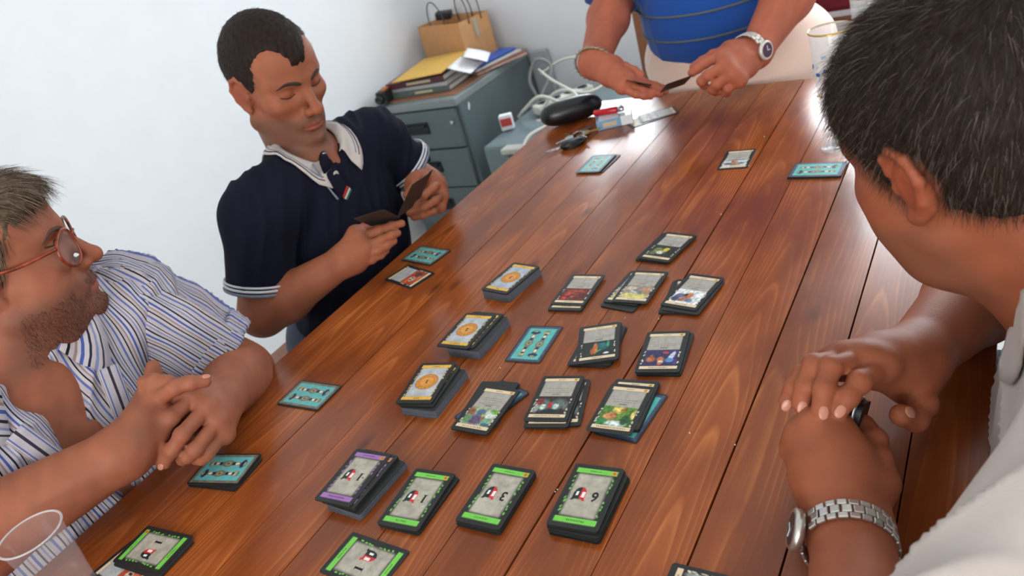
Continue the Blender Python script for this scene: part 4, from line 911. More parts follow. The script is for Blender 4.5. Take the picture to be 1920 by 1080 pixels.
class Torso:
    def __init__(s, SR, SL, neck, pelvis, chest=(.105, .160, .15), belly=(.115, .150, .15), bpos=.55, bfwd=.02, trap=.042, sh=.056):
        s.SR, s.SL, s.neck, s.pelvis = map(lambda v: np.array(v, float), (SR, SL, neck, pelvis)); s.mid = (s.SR+s.SL)/2
        s.up = unit(s.mid-s.pelvis); lat = s.SL-s.SR; s.lat = unit(lat-s.up*(lat@s.up)); s.fwd = np.cross(s.lat, s.up)
        s.M = np.stack([s.fwd, s.lat, s.up], 1); s.chest, s.belly, s.bpos, s.bfwd, s.trap, s.sh = chest, belly, bpos, bfwd, trap, sh
    def build(s, b, e=0.0, k=.05, low=True):
        c = s.mid-s.up*.13; b.add(Ell(c+s.fwd*.012, np.array(s.chest)+e, s.M), k)
        b.add(Cone(s.SR, s.SL, s.sh+e, s.sh+e), k)
        for S in (s.SR, s.SL): b.add(Cone(s.neck-s.up*.005, S+s.up*.005, s.trap+e, s.sh*.82+e), k*.7)
        b.add(Ell(s.mid+(s.pelvis-s.mid)*s.bpos+s.fwd*s.bfwd, np.array(s.belly)+e, s.M), k*1.2)
        if low: b.add(Ell(s.pelvis, np.array((s.belly[0]*.95, s.belly[1]*1.05, .13))+e, s.M), k)
        return b
    def p(s, f, l, u): return s.mid+s.fwd*f+s.lat*l+s.up*u
def folds(A, f, n, seed=0, k=1.0):
    """cloth creases: ridges running across direction n"""
    n = unit(n).astype(F32)
    def g(P):
        w_ = P-np.outer(P@n, n)*k*.85
        h_ = hashn(w_, f, seed); return (-A*(1-np.abs(h_))**2).astype(F32)+F32(A*.4)
    return g
def skin_obj(root, body, base, heads, stubble, h=.0032, clip=None, seed=1):
    V, Q = body.mesh(h, clip=clip); me = np_mesh('body', V, Q); tint(me, skin_colour(V, base, heads, stubble, seed)); SKIN_SETS['last'] = (V, Q); return link('body', me, root, None, SKIN)
def cloth_obj(name, root, body, m, h=.005, clip=None, attr=None):
    V, Q = body.mesh(h, clip=clip); me = np_mesh(name, V, Q)
    if attr is not None: a = me.attributes.new('stripe', 'FLOAT', 'POINT'); a.data.foreach_set('value', attr(V).astype(F32))
    return link(name, me, root, None, m)
def strands(V, Q, N, seed, length, comb, lift, rad, cols, seg=3, jitter=.22, hug=0.0):
    """hair strands as thin three sided blades growing from a scalp mesh"""
    r = np.random.RandomState(seed); A, B_, C_, D_ = (V[Q[:, i]] for i in range(4))
    nr = np.cross(C_-A, D_-B_); ar = np.linalg.norm(nr, axis=1); nr /= ar[:, None]+1e-12; f = r.choice(len(Q), N, p=ar/ar.sum())
    u, v = r.rand(N, 1), r.rand(N, 1); P = (A[f]*(1-u)+B_[f]*u)*(1-v)+(D_[f]*(1-u)+C_[f]*u)*v; n = nr[f]
    d = comb(P); d = d-n*(d*n).sum(1)[:, None]; d /= np.linalg.norm(d, axis=1)[:, None]+1e-9
    L_ = length*(.65+.7*r.rand(N, 1)); jit = r.randn(N, 3)*jitter
    d1 = d*(1-lift)+n*lift+jit; d1 /= np.linalg.norm(d1, axis=1)[:, None]; d2 = d*1.0+n*lift*.35+jit*.7; d2 /= np.linalg.norm(d2, axis=1)[:, None]
    sx_ = np.cross(d1, n); sx_ /= np.linalg.norm(sx_, axis=1)[:, None]+1e-9; sn = np.cross(sx_, d1)
    rings = []
    for i in range(seg+1):
        t = i/seg; c = P-n*.001+d1*L_*(t-t*t*.5)+d2*L_*(t*t*.5)-n*hug*(L_*t)**2; w_ = rad*(1-.8*t)
        for a in range(3): rings.append(c+(sx_*math.cos(a*2.094)+sn*math.sin(a*2.094))*w_)
    VV_ = np.stack(rings, 1).reshape(-1, 3); base = np.arange(N)[:, None]*(3*(seg+1)); Fq = []
    for i in range(seg):
        for a in range(3): Fq.append(base+np.array([i*3+a, i*3+(a+1) % 3, (i+1)*3+(a+1) % 3, (i+1)*3+a]))
    ci = r.choice(len(cols), N, p=[c[1] for c in cols]); col = np.array([c[0] for c in cols], float)[ci]*(.8+.4*r.rand(N, 1))
    return VV_, np.concatenate(Fq), np.repeat(col, 3*(seg+1), 0)
def hair_obj(root, body, h, base, N, length, comb, lift, rad, cols, seed=1, jit=.22, hug=0.0):
    V, Q = body.mesh(h); VS, QS, CS = strands(V.astype(float), Q, N, seed, length, comb, lift, rad, cols, jitter=jit, hug=hug)
    me = np_mesh('hair', np.vstack([V, VS]), np.vstack([Q, QS+len(V)])); c0 = np.tile(np.array(base, float), (len(V), 1))*(1+.25*hashn(V.astype(F32), 300, 3)[:, None])
    tint(me, np.vstack([c0, CS])); return link('hair', me, root, None, HAIRM)
def onto(b, h, P, back=.03, lift=0.0):
    """slides points backward along the face onto the skin"""
    P = np.array(P, float); f = h.M[:, 0]; t = np.linspace(back, -.02, 60); out = []
    for p_ in P:
        Q_ = (p_+t[:, None]*f).astype(F32); d_ = b.d(Q_); k = int(np.argmax(d_ < lift)); out.append(Q_[k])
    return np.array(out, float)
def eyebrow(root, h, b, y, r=.0036, m=None):
    P = onto(b, h, spline([h.p(*q) for q in ((.085, y*.0125, .0150), (.085, y*.024, .0195), (.078, y*.038, .0205), (.065, y*.0525, .0125))], 5)); n = len(P)
    V, F = tube_data(P, np.interp(np.linspace(0, 1, n), (0, .15, .6, 1), (r*.6, r, r*.9, r*.3))*h.s, 8, True, (h.v(.8, y*.5, 0), .6)); link('eyebrow', mesh_from('eyebrow', V, F, True), root, None, m or BROW)
def lashline(root, h, b, y, z=-.006, r=.0011):
    P = onto(b, h, spline([h.p(*q) for q in ((.075, y*.0195, z+.001), (.079, y*.0270, z-.0018), (.079, y*.0345, z-.0020), (.075, y*.0435, z+.0005), (.070, y*.0490, z+.003))], 5))
    V, F = tube_data(P, r*h.s, 6); link('eyelash', mesh_from('eyelash', V, F, True), root, None, LASH)
def eyeball(root, h, y, look=(1, 0, 0)):
    c = h.p(.0668, y*.0325, -.001); o = link('eyeball', superell('eyeball', .0124*h.s, .0124*h.s, .0124*h.s, 1.0, 24, 16), root, c, IRISW)
    d = unit(h.v(*look)); V, F = tube_data([c+d*.0085*h.s, c+d*.0118*h.s, c+d*.0126*h.s, c+d*.0129*h.s], [.006*h.s, .0058*h.s, .0036*h.s, .0004], 16); link('iris', mesh_from('iris', V, F, True), root, None, IRIS)
def nail(root, tip, prev, nrm, r=.0066, l=.0105, off=.0082):
    """a fingernail at the end of a finger, facing nrm"""
    d = unit(np.array(tip)-np.array(prev)); n = np.array(nrm, float); n = unit(n-d*(n@d)); s_ = np.cross(d, n)
    me = superell('fingernail', l*.56, r*.70, .0014, .8, 14, 8); M = np.eye(4); M[:3, 0], M[:3, 1], M[:3, 2] = d, -s_, n; M[:3, 3] = np.array(tip)+n*off+d*.0016
    me.transform(Matrix(M.tolist())); link('fingernail', me, root, None, NAIL)
def collar(name, root, c, M, surf, r_top, r_out, h_top, a0, point, m, th=.0022, n=48, off=.005):
    """a folded collar: a strip standing round the neck that falls outward onto the shirt; a0 degrees open at the front, M columns forward, left, up"""
    V = []; ns = 8
    for i in range(n+1):
        t = i/n; a = math.radians(a0+(360-2*a0)*t); e = math.exp(-(t/.11)**2)+math.exp(-((1-t)/.11)**2)
        d_ = M[:, 0]*math.cos(a)+M[:, 1]*math.sin(a); zs = np.linspace(.09, -.14, 70)
        def drop(r):
            Q_ = (c+d_*r+zs[:, None]*M[:, 2]).astype(F32); k = int(np.argmax(surf.d(Q_) < off)); return zs[k] if k else -.06
        ro = r_out+point*e; zo = drop(ro); ht = h_top*(1-.45*e)
        for j in range(ns):
            q = j/(ns-1); r = r_top+(ro-r_top)*q; z = max(ht+(zo-ht)*q+.006*math.sin(math.pi*q), drop(r) if j else -9); V.append(c+d_*r+M[:, 2]*z)
    F = [(i*ns+j, i*ns+j+1, (i+1)*ns+j+1, (i+1)*ns+j) for i in range(n) for j in range(ns-1)]
    o = link(name, mesh_from(name, V, F, True), root, None, m); md = o.modifiers.new('thick', 'SOLIDIFY'); md.thickness = th; md.offset = 0; return o, np.array(V).reshape(n+1, ns, 3)
def ring(name, root, c, axis, r, rad, m, flatten=.55, n=36, ell=1.0, ax2=None):
    axis = unit(axis); a = np.array(ax2, float) if ax2 is not None else (np.array([0, 0, 1.0]) if abs(axis[2]) < .9 else np.array([1.0, 0, 0])); u = unit(a-axis*(a@axis)); v = np.cross(axis, u)
    P = [c+r*(math.cos(t)*u*ell+math.sin(t)*v) for t in np.linspace(0, 2*math.pi, n+1)]
    V, F = tube_data(P, rad, 8, False); return link(name, mesh_from(name, V, F, True), root, None, m)
def sleeve(b, S, E, t_end, r0, r1, e=0.0):
    S, E = np.array(S), np.array(E); d = unit(E-S); end = S+(E-S)*t_end
    g = Body().add(Cone(S, S+(E-S)*(t_end+.25), r0, r1+(r1-r0)*.25/t_end), .02).cut(Half(end, d), .004); return g, end, d

# ---- the man in the dark polo shirt
p2 = tag(empty('person', (-1.25, 1.04, 0.0)), 'seated man with receding dark hair in a dark navy polo with white collar', 'person')
p2i = p2.location.copy()
def reparent(root):
    """parts were laid out in world coordinates: keep them there under the moved root"""
    for c in root.children:
        c.location = c.location-root.location
SR, SL = (-1.205, .862, .925), (-1.215, 1.232, .920)
ER, WR = (-1.235, .795, .745), at(648, 487, 1.455)
EL, WL = (-1.175, 1.31, .76), at(786, 348, 1.655)
H2 = Head((-1.215, 1.044, 1.132), (.944, -.169, -.285), (.276, -.071, .958), 1.0)
T2 = Torso(SR, SL, (-1.215, 1.040, .958), (-1.30, 1.05, .54))
b = Body(); T2.build(b); H2.build(b, nose=.98, jaw=1.15); b.add(Cone(H2.p(-.030, 0, -.055), T2.neck-np.array((.01, 0, .02)), .056, .060), .03)
b.add(Cone(H2.p(-.004, 0, -.085), T2.neck+np.array((.030, 0, -.03)), .038, .05), .012)
arm(b, SR, ER, WR, .050, .044, .028); arm(b, SL, EL, WL, .048, .042, .027)
d0 = 1.455
fr = [px((676, 446, 1.455), (712, 431, 1.462), (735, 423, 1.468), (753, 419, 1.475)), px((684, 462, 1.452), (716, 449, 1.452), (733, 441, 1.458), (745, 437, 1.468)), px((682, 480, 1.455), (708, 470, 1.452), (725, 460, 1.458), (738, 452, 1.468)), px((672, 494, 1.46), (697, 487, 1.455), (714, 478, 1.46), (724, 470, 1.468))]
tr = px((668, 440, 1.475), (684, 428, 1.49), (702, 421, 1.50))
hand(b, WR, fr, tr, r0=.0092, r1=.0074)
fl = [px((806, 328, 1.66), (797, 335, 1.615), (790, 346, 1.60), (785, 355, 1.60)), px((822, 346, 1.66), (812, 352, 1.612), (794, 368, 1.595), (776, 384, 1.60)), px((828, 366, 1.66), (816, 376, 1.612), (793, 390, 1.595), (768, 400, 1.60)), px((824, 388, 1.66), (812, 396, 1.62), (793, 404, 1.60), (776, 408, 1.605))]
tl = px((783, 352, 1.625), (772, 358, 1.605), (764, 366, 1.605))
hand(b, WL, fl, tl, r0=.0092, r1=.0078)
skin_obj(p2, b, (152, 90, 64), [H2], ((96, 70, 58), .60), .0030, seed=2)
for s_ in (1, -1): eyebrow(p2, H2, b, s_, .0040); lashline(p2, H2, b, s_, -.0070, .0013)
hb = Body(); hb.add(H2.ell((-.016, 0, .034), (.100, .081, .093)), .01); hb.add(H2.ell((.030, 0, .046), (.0625, .062, .064)), .015)
hb.sub(H2.ell((.118, .058, .045), (.078, .040, .066)), .010); hb.sub(H2.ell((.118, -.058, .045), (.078, .040, .066)), .010)
hb.sub(H2.ell((.150, 0, -.005), (.080, .10, .070)), .012); hb.sub(H2.ell((.078, 0, -.045), (.072, .14, .085)), .01); hb.sub(H2.ell((-.03, 0, -.140), (.14, .12, .090)), .01)
hb.sub(H2.ell((-.008, .085, -.012), (.026, .03, .030)), .006); hb.sub(H2.ell((-.008, -.085, -.012), (.026, .03, .030)), .006)
hb.disp(lambda P: hashn(P, 260, 4)*F32(.0009))
hair_obj(p2, hb, .0042, (36, 27, 23), 7000, .008, lambda P: H2.M[:, 0]*.7-H2.M[:, 2]*.5+(P-H2.o)*2, .2, .00035, [((42, 28, 22), .8), ((66, 44, 34), .2)], 3)
# shirt
b = Body(); T2.build(b, .012, .05, low=True); b.add(Cone(T2.neck-T2.up*.03, T2.neck+T2.up*.012, .075, .066), .03)
gR, endR, dR = sleeve(None, SR, ER, .74, .066, .066); gL, endL, dL = sleeve(None, SL, EL, .60, .064, .068)
b.merge(gR, .025); b.merge(gL, .025)
b.sub(Ell(T2.neck+T2.up*.058+T2.fwd*.012, (.080, .080, .050), T2.M), .008); b.sub(Cone(T2.neck-T2.up*.02, H2.p(-.01, 0, -.05), .064, .068), .006); b.sub(Ell(T2.neck+T2.fwd*.060+T2.up*.040, (.035, .020, .035), T2.M), .008)
b.disp(folds(.006, 22, T2.up*.8+T2.lat*.3, 5)); b.disp(lambda P: hashn(P, 17, 8)*F32(.003))
SH2 = b; cloth_obj('polo_shirt', p2, b, NAVY, .0052)
for nm, off, rr, m_ in (('sleeve_tipping', .004, .0032, GREYT), ('sleeve_tipping', .012, .0026, STRIPEW), ('sleeve_tipping', .0195, .0022, STRIPEW)):
    ring(nm, p2, endR-dR*off, dR, .0680, rr, m_); ring(nm, p2, endL-dL*off, dL, .0725, rr, m_)
cM = frame(T2.fwd+np.array((0, 0, -.35)), T2.up+T2.fwd*.25)
_, cv = collar('collar', p2, T2.neck+T2.up*.012, cM, SH2, .060, .090, .036, 20, .022, WHITEC)
for q in (5, 6): tube('collar_tipping', cv[2:-2, q]+T2.up*.0015, .0011, (GREYT, NAVY)[q-5], p2, 6)
pp = [hit(SH2, u, v, 1.2, 1.7, .002) for u, v in ((599, 290), (608, 302), (620, 322), (634, 344), (648, 366))]
V, F = tube_data(spline(pp, 5), .0165, 12, True, (T2.fwd, .16)); link('placket', mesh_from('placket', V, F, True), p2, None, NAVY)
tube('placket_trim', spline([hit(SH2, u, v, 1.2, 1.7, .004) for u, v in ((574, 290), (586, 308), (602, 332), (618, 354), (634, 374))], 5), .0020, GREYT, p2, 6)
for u, v in ((607, 293), (629, 327)):
    c_ = hit(SH2, u, v, 1.2, 1.7, .0085); me = lathe_mesh('button', [(.0001, 0), (.0072, 0), (.0078, .0012), (.0070, .0026), (.0048, .0021), (.0001, .0021)], 20); M = np.eye(4); M[:3, :3] = frame(T2.fwd, T2.up)[:, [1, 2, 0]]; M[:3, 3] = c_; me.transform(Matrix(M.tolist())); link('button', me, p2, None, WHITEC)
c_ = hit(SH2, 650, 362, 1.2, 1.7, .005)
for k, c in enumerate(((40, 120, 84), (220, 218, 214), (176, 40, 40))):
    q = box('flag_tag', (0, 0, 0), (.003, .024, .0052), mat('flag_tag_%s' % ('green', 'white', 'red')[k], c, .7), p2); M = np.eye(4); M[:3, :3] = T2.M@np.array(Euler((.62, 0, 0)).to_matrix()); M[:3, 3] = c_+M[:3, 2]*.0052*(k-1)+T2.fwd*.001; q.data.transform(Matrix(M.tolist()))
b = Body(); b.add(Ell(T2.pelvis, (.15, .18, .13)), .03)
for s_ in (-1, 1):
    k_ = T2.pelvis+np.array((.42, s_*.12, -.02)); b.add(Cone(T2.pelvis+np.array((.03, s_*.09, -.01)), k_, .088, .066), .03); b.add(Cone(k_, k_+np.array((-.02, 0, -.42)), .062, .048), .03)
cloth_obj('trousers', p2, b, DARKT, .009)
for s_ in (-1, 1):
    q = link('shoe', superell('shoe', .13, .048, .045, .75, 28, 16), p2, T2.pelvis+np.array((.45, s_*.12, -.515)), BLACKP)
reparent(p2)
def held_card(pts_c, xax, yax, key, label, back=None, group=None):
    x = unit(xax); y = unit(np.array(yax)-x*(np.array(yax)@x)); z = np.cross(x, y); M = Matrix(np.vstack([np.hstack([np.stack([x, y, z], 1), np.array(pts_c)[:, None]]), [0, 0, 0, 1]]).tolist())
    o = place_card(0, 0, 0, 0, key, label, group); o.matrix_world = M; return o

# ---- the man in the striped shirt
p1 = tag(empty('person', (-1.22, .36, 0.0)), 'seated bearded man in a striped shirt with his hands folded on the table', 'person')
BROW1 = mat('brown_eyebrow_hair', (84, 58, 46), 0.8, var=0.3, scale=600)
def stripe_cloth(nm):
    m = bpy.data.materials.new(nm); m.use_nodes = True; nt = m.node_tree; N = nt.nodes; L = nt.links; b_ = N['Principled BSDF']
    a = N.new('ShaderNodeAttribute'); a.attribute_name = 'stripe'; q = N.new('ShaderNodeMath'); q.operation = 'FRACT'; L.new(a.outputs['Fac'], q.inputs[0])
    r = N.new('ShaderNodeValToRGB'); r.color_ramp.interpolation = 'CONSTANT'; e = r.color_ramp.elements
    cols = [(0, (178, 172, 180)), (.10, (92, 104, 158)), (.17, (186, 178, 178)), (.27, (24, 24, 32)), (.32, (178, 170, 174)), (.40, (150, 122, 118)), (.45, (186, 182, 188)), (.52, (72, 88, 152)), (.59, (184, 180, 186)), (.69, (36, 38, 58)), (.745, (180, 172, 172)), (.82, (128, 134, 172)), (.87, (188, 182, 186)), (.93, (54, 50, 62)), (.965, (184, 176, 180))]
    e[0].position = 0; e[0].color = rgba(cols[0][1]); e[1].position = cols[1][0]; e[1].color = rgba(cols[1][1])
    for p_, c in cols[2:]: x = e.new(p_); x.color = rgba(c)
    L.new(q.outputs[0], r.inputs[0]); L.new(r.outputs[0], b_.inputs['Base Color']); b_.inputs['Roughness'].default_value = .85; b_.inputs['Specular IOR Level'].default_value = .2
    tc = N.new('ShaderNodeTexCoord'); n = N.new('ShaderNodeTexNoise'); n.inputs['Scale'].default_value = 38; n.inputs['Detail'].default_value = 3; L.new(tc.outputs['Object'], n.inputs['Vector'])
    bp = N.new('ShaderNodeBump'); bp.inputs['Strength'].default_value = .35; bp.inputs['Distance'].default_value = .006; L.new(n.outputs[0], bp.inputs['Height']); L.new(bp.outputs[0], b_.inputs['Normal'])
    return m
STRIPE = stripe_cloth('striped_shirt_cotton')
SL, SR = (-1.19, .555, .915), (-1.20, .165, .915)
EL, WL = at(452, 700, 1.315), at(412, 752, 1.135)
ER, WR = (-1.135, .120, .815), at(232, 848, 1.02)
H1 = Head((-1.190, .423, 1.086), (.56, .825, -.03), (.03, .02, 1), 1.04)
T1 = Torso(SR, SL, (-1.20, .36, .965), (-1.34, .36, .55), (.125, .180, .155), (.165, .185, .17), .55, .05, .052, .064)
b = Body(); T1.build(b); H1.build(b, fat=.022, nose=1.08, jaw=1.08); b.add(H1.ell((.066, 0, -.100), (.030, .036, .026)), .012); b.add(Cone(H1.p(-.030, 0, -.055), T1.neck-np.array((.01, 0, .03)), .066, .072), .03); b.add(Cone(H1.p(.004, 0, -.09), T1.neck+T1.fwd*.022-T1.up*.03, .050, .058), .03)
arm(b, SL, EL, WL, .060, .052, .033); arm(b, SR, ER, WR, .058, .056, .036)
f1 = [px((366, 741, 1.080), (322, 783, 1.047), (300, 812, 1.048), (291, 836, 1.053)), px((388, 764, 1.073), (341, 815, 1.034), (322, 845, 1.036), (309, 868, 1.044)), px((408, 789, 1.078), (366, 843, 1.042), (352, 855, 1.046), (342, 862, 1.055)), px((420, 814, 1.086), (388, 852, 1.057), (378, 860, 1.062), (368, 862, 1.07))]
t1 = px((352, 732, 1.085), (312, 720, 1.066), (290, 716, 1.064), (272, 717, 1.066))
hand(b, WL, f1, t1, rw=.028, palm=.015, kn=.013, r0=.0112, r1=.0086, rt=.0125)
f2 = [px((290, 752, 1.060), (328, 727, 1.045), (358, 718, 1.048), (384, 715, 1.056)), px((300, 778, 1.068), (338, 768, 1.098), (364, 782, 1.118), (384, 800, 1.125)), px((304, 804, 1.072), (342, 798, 1.10), (366, 812, 1.115), (384, 826, 1.12)), px((300, 828, 1.08), (336, 826, 1.10), (360, 834, 1.112), (376, 842, 1.115))]
t2 = px((284, 740, 1.095), (288, 716, 1.11), (288, 700, 1.112), (287, 688, 1.112))
hand(b, WR, f2, t2, rw=.032, palm=.016, kn=.0135, r0=.0112, r1=.0088, rt=.0125)
skin_obj(p1, b, (150, 90, 66), [H1], ((92, 62, 50), .5), .0030, (np.array((-1.6, -.2, .5)), np.array((-.7, .9, 1.4))), 5)
for s_ in (1, -1): eyebrow(p1, H1, b, s_, .0036, BROW1); lashline(p1, H1, b, s_, .004); eyeball(p1, H1, s_, (1, .15, 0))
for tip, pv, n_ in ((f1[0][3], f1[0][2], -AF), (f1[1][3], f1[1][2], -AF), (f2[0][3], f2[0][2], (0, -.3, 1))): nail(p1, tip, pv, n_)
hb = Body(); hb.add(H1.ell((-.016, 0, .036), (.101, .081, .094)), .01); hb.add(H1.ell((.046, -.01, .075), (.048, .056, .030)), .02); hb.add(H1.ell((.060, -.02, .078), (.030, .035, .020)), .02)
hb.sub(H1.ell((.135, 0, .0), (.085, .10, .074)), .010); hb.sub(H1.ell((.070, 0, -.045), (.066, .14, .095)), .010); hb.sub(H1.ell((-.03, 0, -.140), (.14, .12, .090)), .01)
for s_ in (1, -1): hb.sub(H1.ell((-.008, s_*.085, -.012), (.026, .03, .030)), .006)
hb.disp(lambda P: hashn(P*np.array((1, 1, 1), F32), 170, 4)*F32(.0016))
hair_obj(p1, hb, .004, (92, 76, 62), 15000, .034, lambda P: np.outer(sm(H1.loc(P)[:, 2], .045, .075), H1.M[:, 0]*.6+H1.M[:, 1]*.5)+np.outer(sm(H1.loc(P)[:, 0], .03, .07), -H1.M[:, 2]*1.2)+np.outer(1-sm(H1.loc(P)[:, 2], .045, .075), -H1.M[:, 2]-H1.M[:, 0]*.35), .06, .0004, [((96, 80, 66), .55), ((140, 124, 106), .3), ((60, 48, 40), .15)], 3, .07, 5.0)
# short beard along jaw, chin and lip
VB, QB = SKIN_SETS['last']; L_ = H1.loc(VB[QB].mean(1)); xx, yy, zz = L_.T
mk = (sm(-zz, .048, .066)*sm(xx+.30*(-zz), .012, .04)*sm(zz, -.140, -.116)*(np.abs(xx) < .13)*(np.abs(yy) < .1) > .5) & ~((((xx-.092)/.02)**2+(yy/.028)**2+((zz+.0745)/.012)**2) < 1) & ~(((xx-.074)/.03)**2+((np.abs(yy)-.036)/.022)**2+((zz+.05)/.024)**2 < 1)
mk |= (((xx-.092)/.03)**2+(yy/.030)**2+((zz+.0615)/.0075)**2 < 1)
VS, QS, CS = strands(VB.astype(float), QB[mk], 9000, 8, .0060, lambda P: -H1.M[:, 2]*1.0+H1.M[:, 0]*.2+(P-H1.p(.03, 0, -.06))*3, .30, .00022, [((52, 38, 32), .6), ((84, 62, 50), .3), ((130, 116, 106), .1)], 2)
me = np_mesh('beard', VS, QS); tint(me, CS); link('beard', me, p1, None, HAIRM)
# shirt body
b = Body(); T1.build(b, .014, .05); b.add(Cone(T1.neck-T1.up*.03, T1.neck+T1.up*.004, .084, .078), .03)
b.sub(Ell(T1.neck+T1.up*.062+T1.fwd*.012, (.094, .094, .052), T1.M), .008); b.sub(Cone(T1.neck-T1.up*.03, H1.p(-.01, 0, -.05), .074, .084), .006)
b.sub(Cone(T1.p(.10, .0, .05), T1.p(.20, .0, -.13), .052, .012), .012)
b.disp(folds(.010, 13, T1.up+T1.lat*.4, 5)); b.disp(lambda P: hashn(P, 24, 8)*F32(.003))
def st_body(V):
    q = (V-T1.mid)@T1.M; return q[:, 1]/.038+.10*hashn(V, 16, 3)
SH1 = b; cloth_obj('shirt', p1, b, STRIPE, .0048, (np.array((-1.7, -.3, .45)), np.array((-.6, 1, 1.4))), st_body)
for nm, S_, E_, te, r0, r1 in (('left', SL, EL, .80, .083, .080), ('right', SR, ER, .80, .080, .080)):
    S_, E_ = np.array(S_), np.array(E_); d_ = unit(E_-S_); b = Body(); g, end, _ = sleeve(None, S_-d_*.01, E_, te, r0, r1); b.merge(g, .01)
    b.disp(folds(.013, 26, d_, 9+len(nm))); b.disp(lambda P: hashn(P, 36, 2)*F32(.003))
    u_ = unit(np.cross(d_, T1.up)); v_ = np.cross(d_, u_)
    cloth_obj('sleeve', p1, b, STRIPE, .0045, None, lambda V, S_=S_, u_=u_, v_=v_: np.arctan2((V-S_)@u_, (V-S_)@v_)*.078/.038+.02*hashn(V, 30, 6))
    b = Body().add(Cone(end-d_*.030, end+d_*.002, r1+.004, r1+.003), .01); b.cut(Half(end+d_*.004, d_), .006).cut(Half(end-d_*.034, -d_), .006); b.disp(folds(.004, 40, d_, 3))
    cloth_obj('rolled_cuff', p1, b, STRIPE, .0045, None, lambda V, S_=S_, u_=u_, v_=v_: np.arctan2((V-S_)@u_, (V-S_)@v_)*.078/.038+.3)
cM = frame(T1.fwd+np.array((0, 0, -.3)), T1.up+T1.fwd*.25)
o, cv = collar('collar', p1, T1.neck+T1.up*.010, cM, SH1, .076, .118, .036, 30, .030, STRIPE)
a = o.data.attributes.new('stripe', 'FLOAT', 'POINT'); n_ = len(o.data.vertices); a.data.foreach_set('value', np.array([(i % 8)/7*1.1 for i in range(n_)], F32))
for s_ in (-1, 1):
    P_ = spline([T1.p(.112, s_*.070, .040), T1.p(.150, s_*.050, -.03), T1.p(.178, s_*.028, -.10), T1.p(.196, s_*.006, -.17)], 8)
    V, F = tube_data(P_, .016, 12, True, (T1.fwd+T1.up*.4, .25)); o = link('shirt_front', mesh_from('shirt_front', V, F, True), p1, None, STRIPE)
    a = o.data.attributes.new('stripe', 'FLOAT', 'POINT'); a.data.foreach_set('value', np.array([.5+.55*math.sin((i % 12)/12*2*math.pi) for i in range(len(V))], F32))
b = Body(); b.add(Ell(T1.pelvis, (.17, .20, .13)), .03)
for s_ in (-1, 1):
    k_ = T1.pelvis+np.array((.42, s_*.13, -.03)); b.add(Cone(T1.pelvis+np.array((.03, s_*.10, -.01)), k_, .095, .072), .03); b.add(Cone(k_, k_+np.array((-.02, 0, -.42)), .066, .05), .03)
cloth_obj('trousers', p1, b, DARKT, .009)
for s_ in (-1, 1): link('shoe', superell('shoe', .13, .048, .045, .75, 28, 16), p1, T1.pelvis+np.array((.45, s_*.13, -.505)), BLACKP)
reparent(p1)
# his glasses
TORT = mat('tortoiseshell', (132, 58, 30), .25, var=.6, scale=70, spec=.6); LENS = mat('lens_glass', (235, 236, 240), .03, alpha=.05)
gls = tag(empty('eyeglasses', tuple(H1.p(.10, 0, -.004))), 'tortoiseshell eyeglasses worn by the man in the striped shirt', 'glasses')
def gl(nm, V, F, m_): 
    o = link(nm, mesh_from(nm, [np.array(v)-np.array(gls.location) for v in V], F, True), gls, None, m_); return o
for y in (1, -1):
    R_ = [H1.p(.101-.016*((.0345+.0275*math.cos(t))/.062)**2, y*(.0350+.0275*math.cos(t)), -.008+.0250*math.sin(t)) for t in np.linspace(0, 2*math.pi, 41)]
    V, F = tube_data(R_, .0022, 8, False); gl('rim', V, F, TORT)
    c = np.mean(R_[:-1], 0); V = []; F = []
    for dx in (-.0006, .0006): V += [c+H1.v(1, 0, 0)*dx]+[p_+H1.v(1, 0, 0)*dx for p_ in R_[:-1]]
    n_ = 40
    for k in range(n_): F += [(0, 1+k, 1+(k+1) % n_), (n_+1, n_+2+(k+1) % n_, n_+2+k), (1+k, n_+2+k, n_+2+(k+1) % n_, 1+(k+1) % n_)]
    gl('lens', V, F, LENS)
    V, F = tube_data(spline([H1.p(.085, y*.062, .003), H1.p(.078, y*.070, .004), H1.p(.04, y*.078, .002), H1.p(-.005, y*.084, .004), H1.p(-.022, y*.086, -.012), H1.p(-.030, y*.086, -.03)], 6), .0024, 8, True, (H1.v(0, 1, 0), .7)); gl('temple', V, F, TORT)
V, F = tube_data(spline([H1.p(.1005, .0085, .000), H1.p(.104, 0, .005), H1.p(.1005, -.0085, .000)], 6), .0021, 8); gl('bridge', V, F, TORT)

# ---- the man in blue at the far end
p3 = tag(empty('person', (-.68, 2.12, 0.0)), 'man in a blue shirt and pale trousers behind the far table end', 'person')
SR, SL = (-.875, 2.13, 1.27), (-.475, 2.13, 1.27)
ER, WR = at(1150, 5, 2.02), at(1114, 118, 1.85)
EL, WL = at(1500, -45, 1.76), at(1416, 96, 1.70)
T3 = Torso(SR, SL, (-.675, 2.14, 1.34), (-.675, 2.13, .74), (.135, .190, .19), (.190, .178, .17), .66, .07, .05, .062)
H3 = Head((-.672, 2.05, 1.51), (0.02, -.85, -.5), (0, -.2, 1), 1.0)
b = Body(); T3.build(b); H3.build(b, fat=.015); b.add(Cone(H3.p(-.03, 0, -.05), T3.neck, .064, .07), .03)
arm(b, SR, ER, WR, .060, .050, .034, None); arm(b, SL, EL, WL, .060, .054, .035)
f = [px((1176, 142, 1.80), (1208, 155, 1.79), (1228, 161, 1.79), (1246, 166, 1.79)), px((1180, 150, 1.785), (1212, 162, 1.775), (1232, 168, 1.775), (1247, 171, 1.775)), px((1176, 158, 1.77), (1206, 170, 1.76), (1224, 174, 1.76), (1238, 176, 1.762)), px((1166, 165, 1.765), (1192, 177, 1.755), (1208, 180, 1.755), (1220, 181, 1.757))]
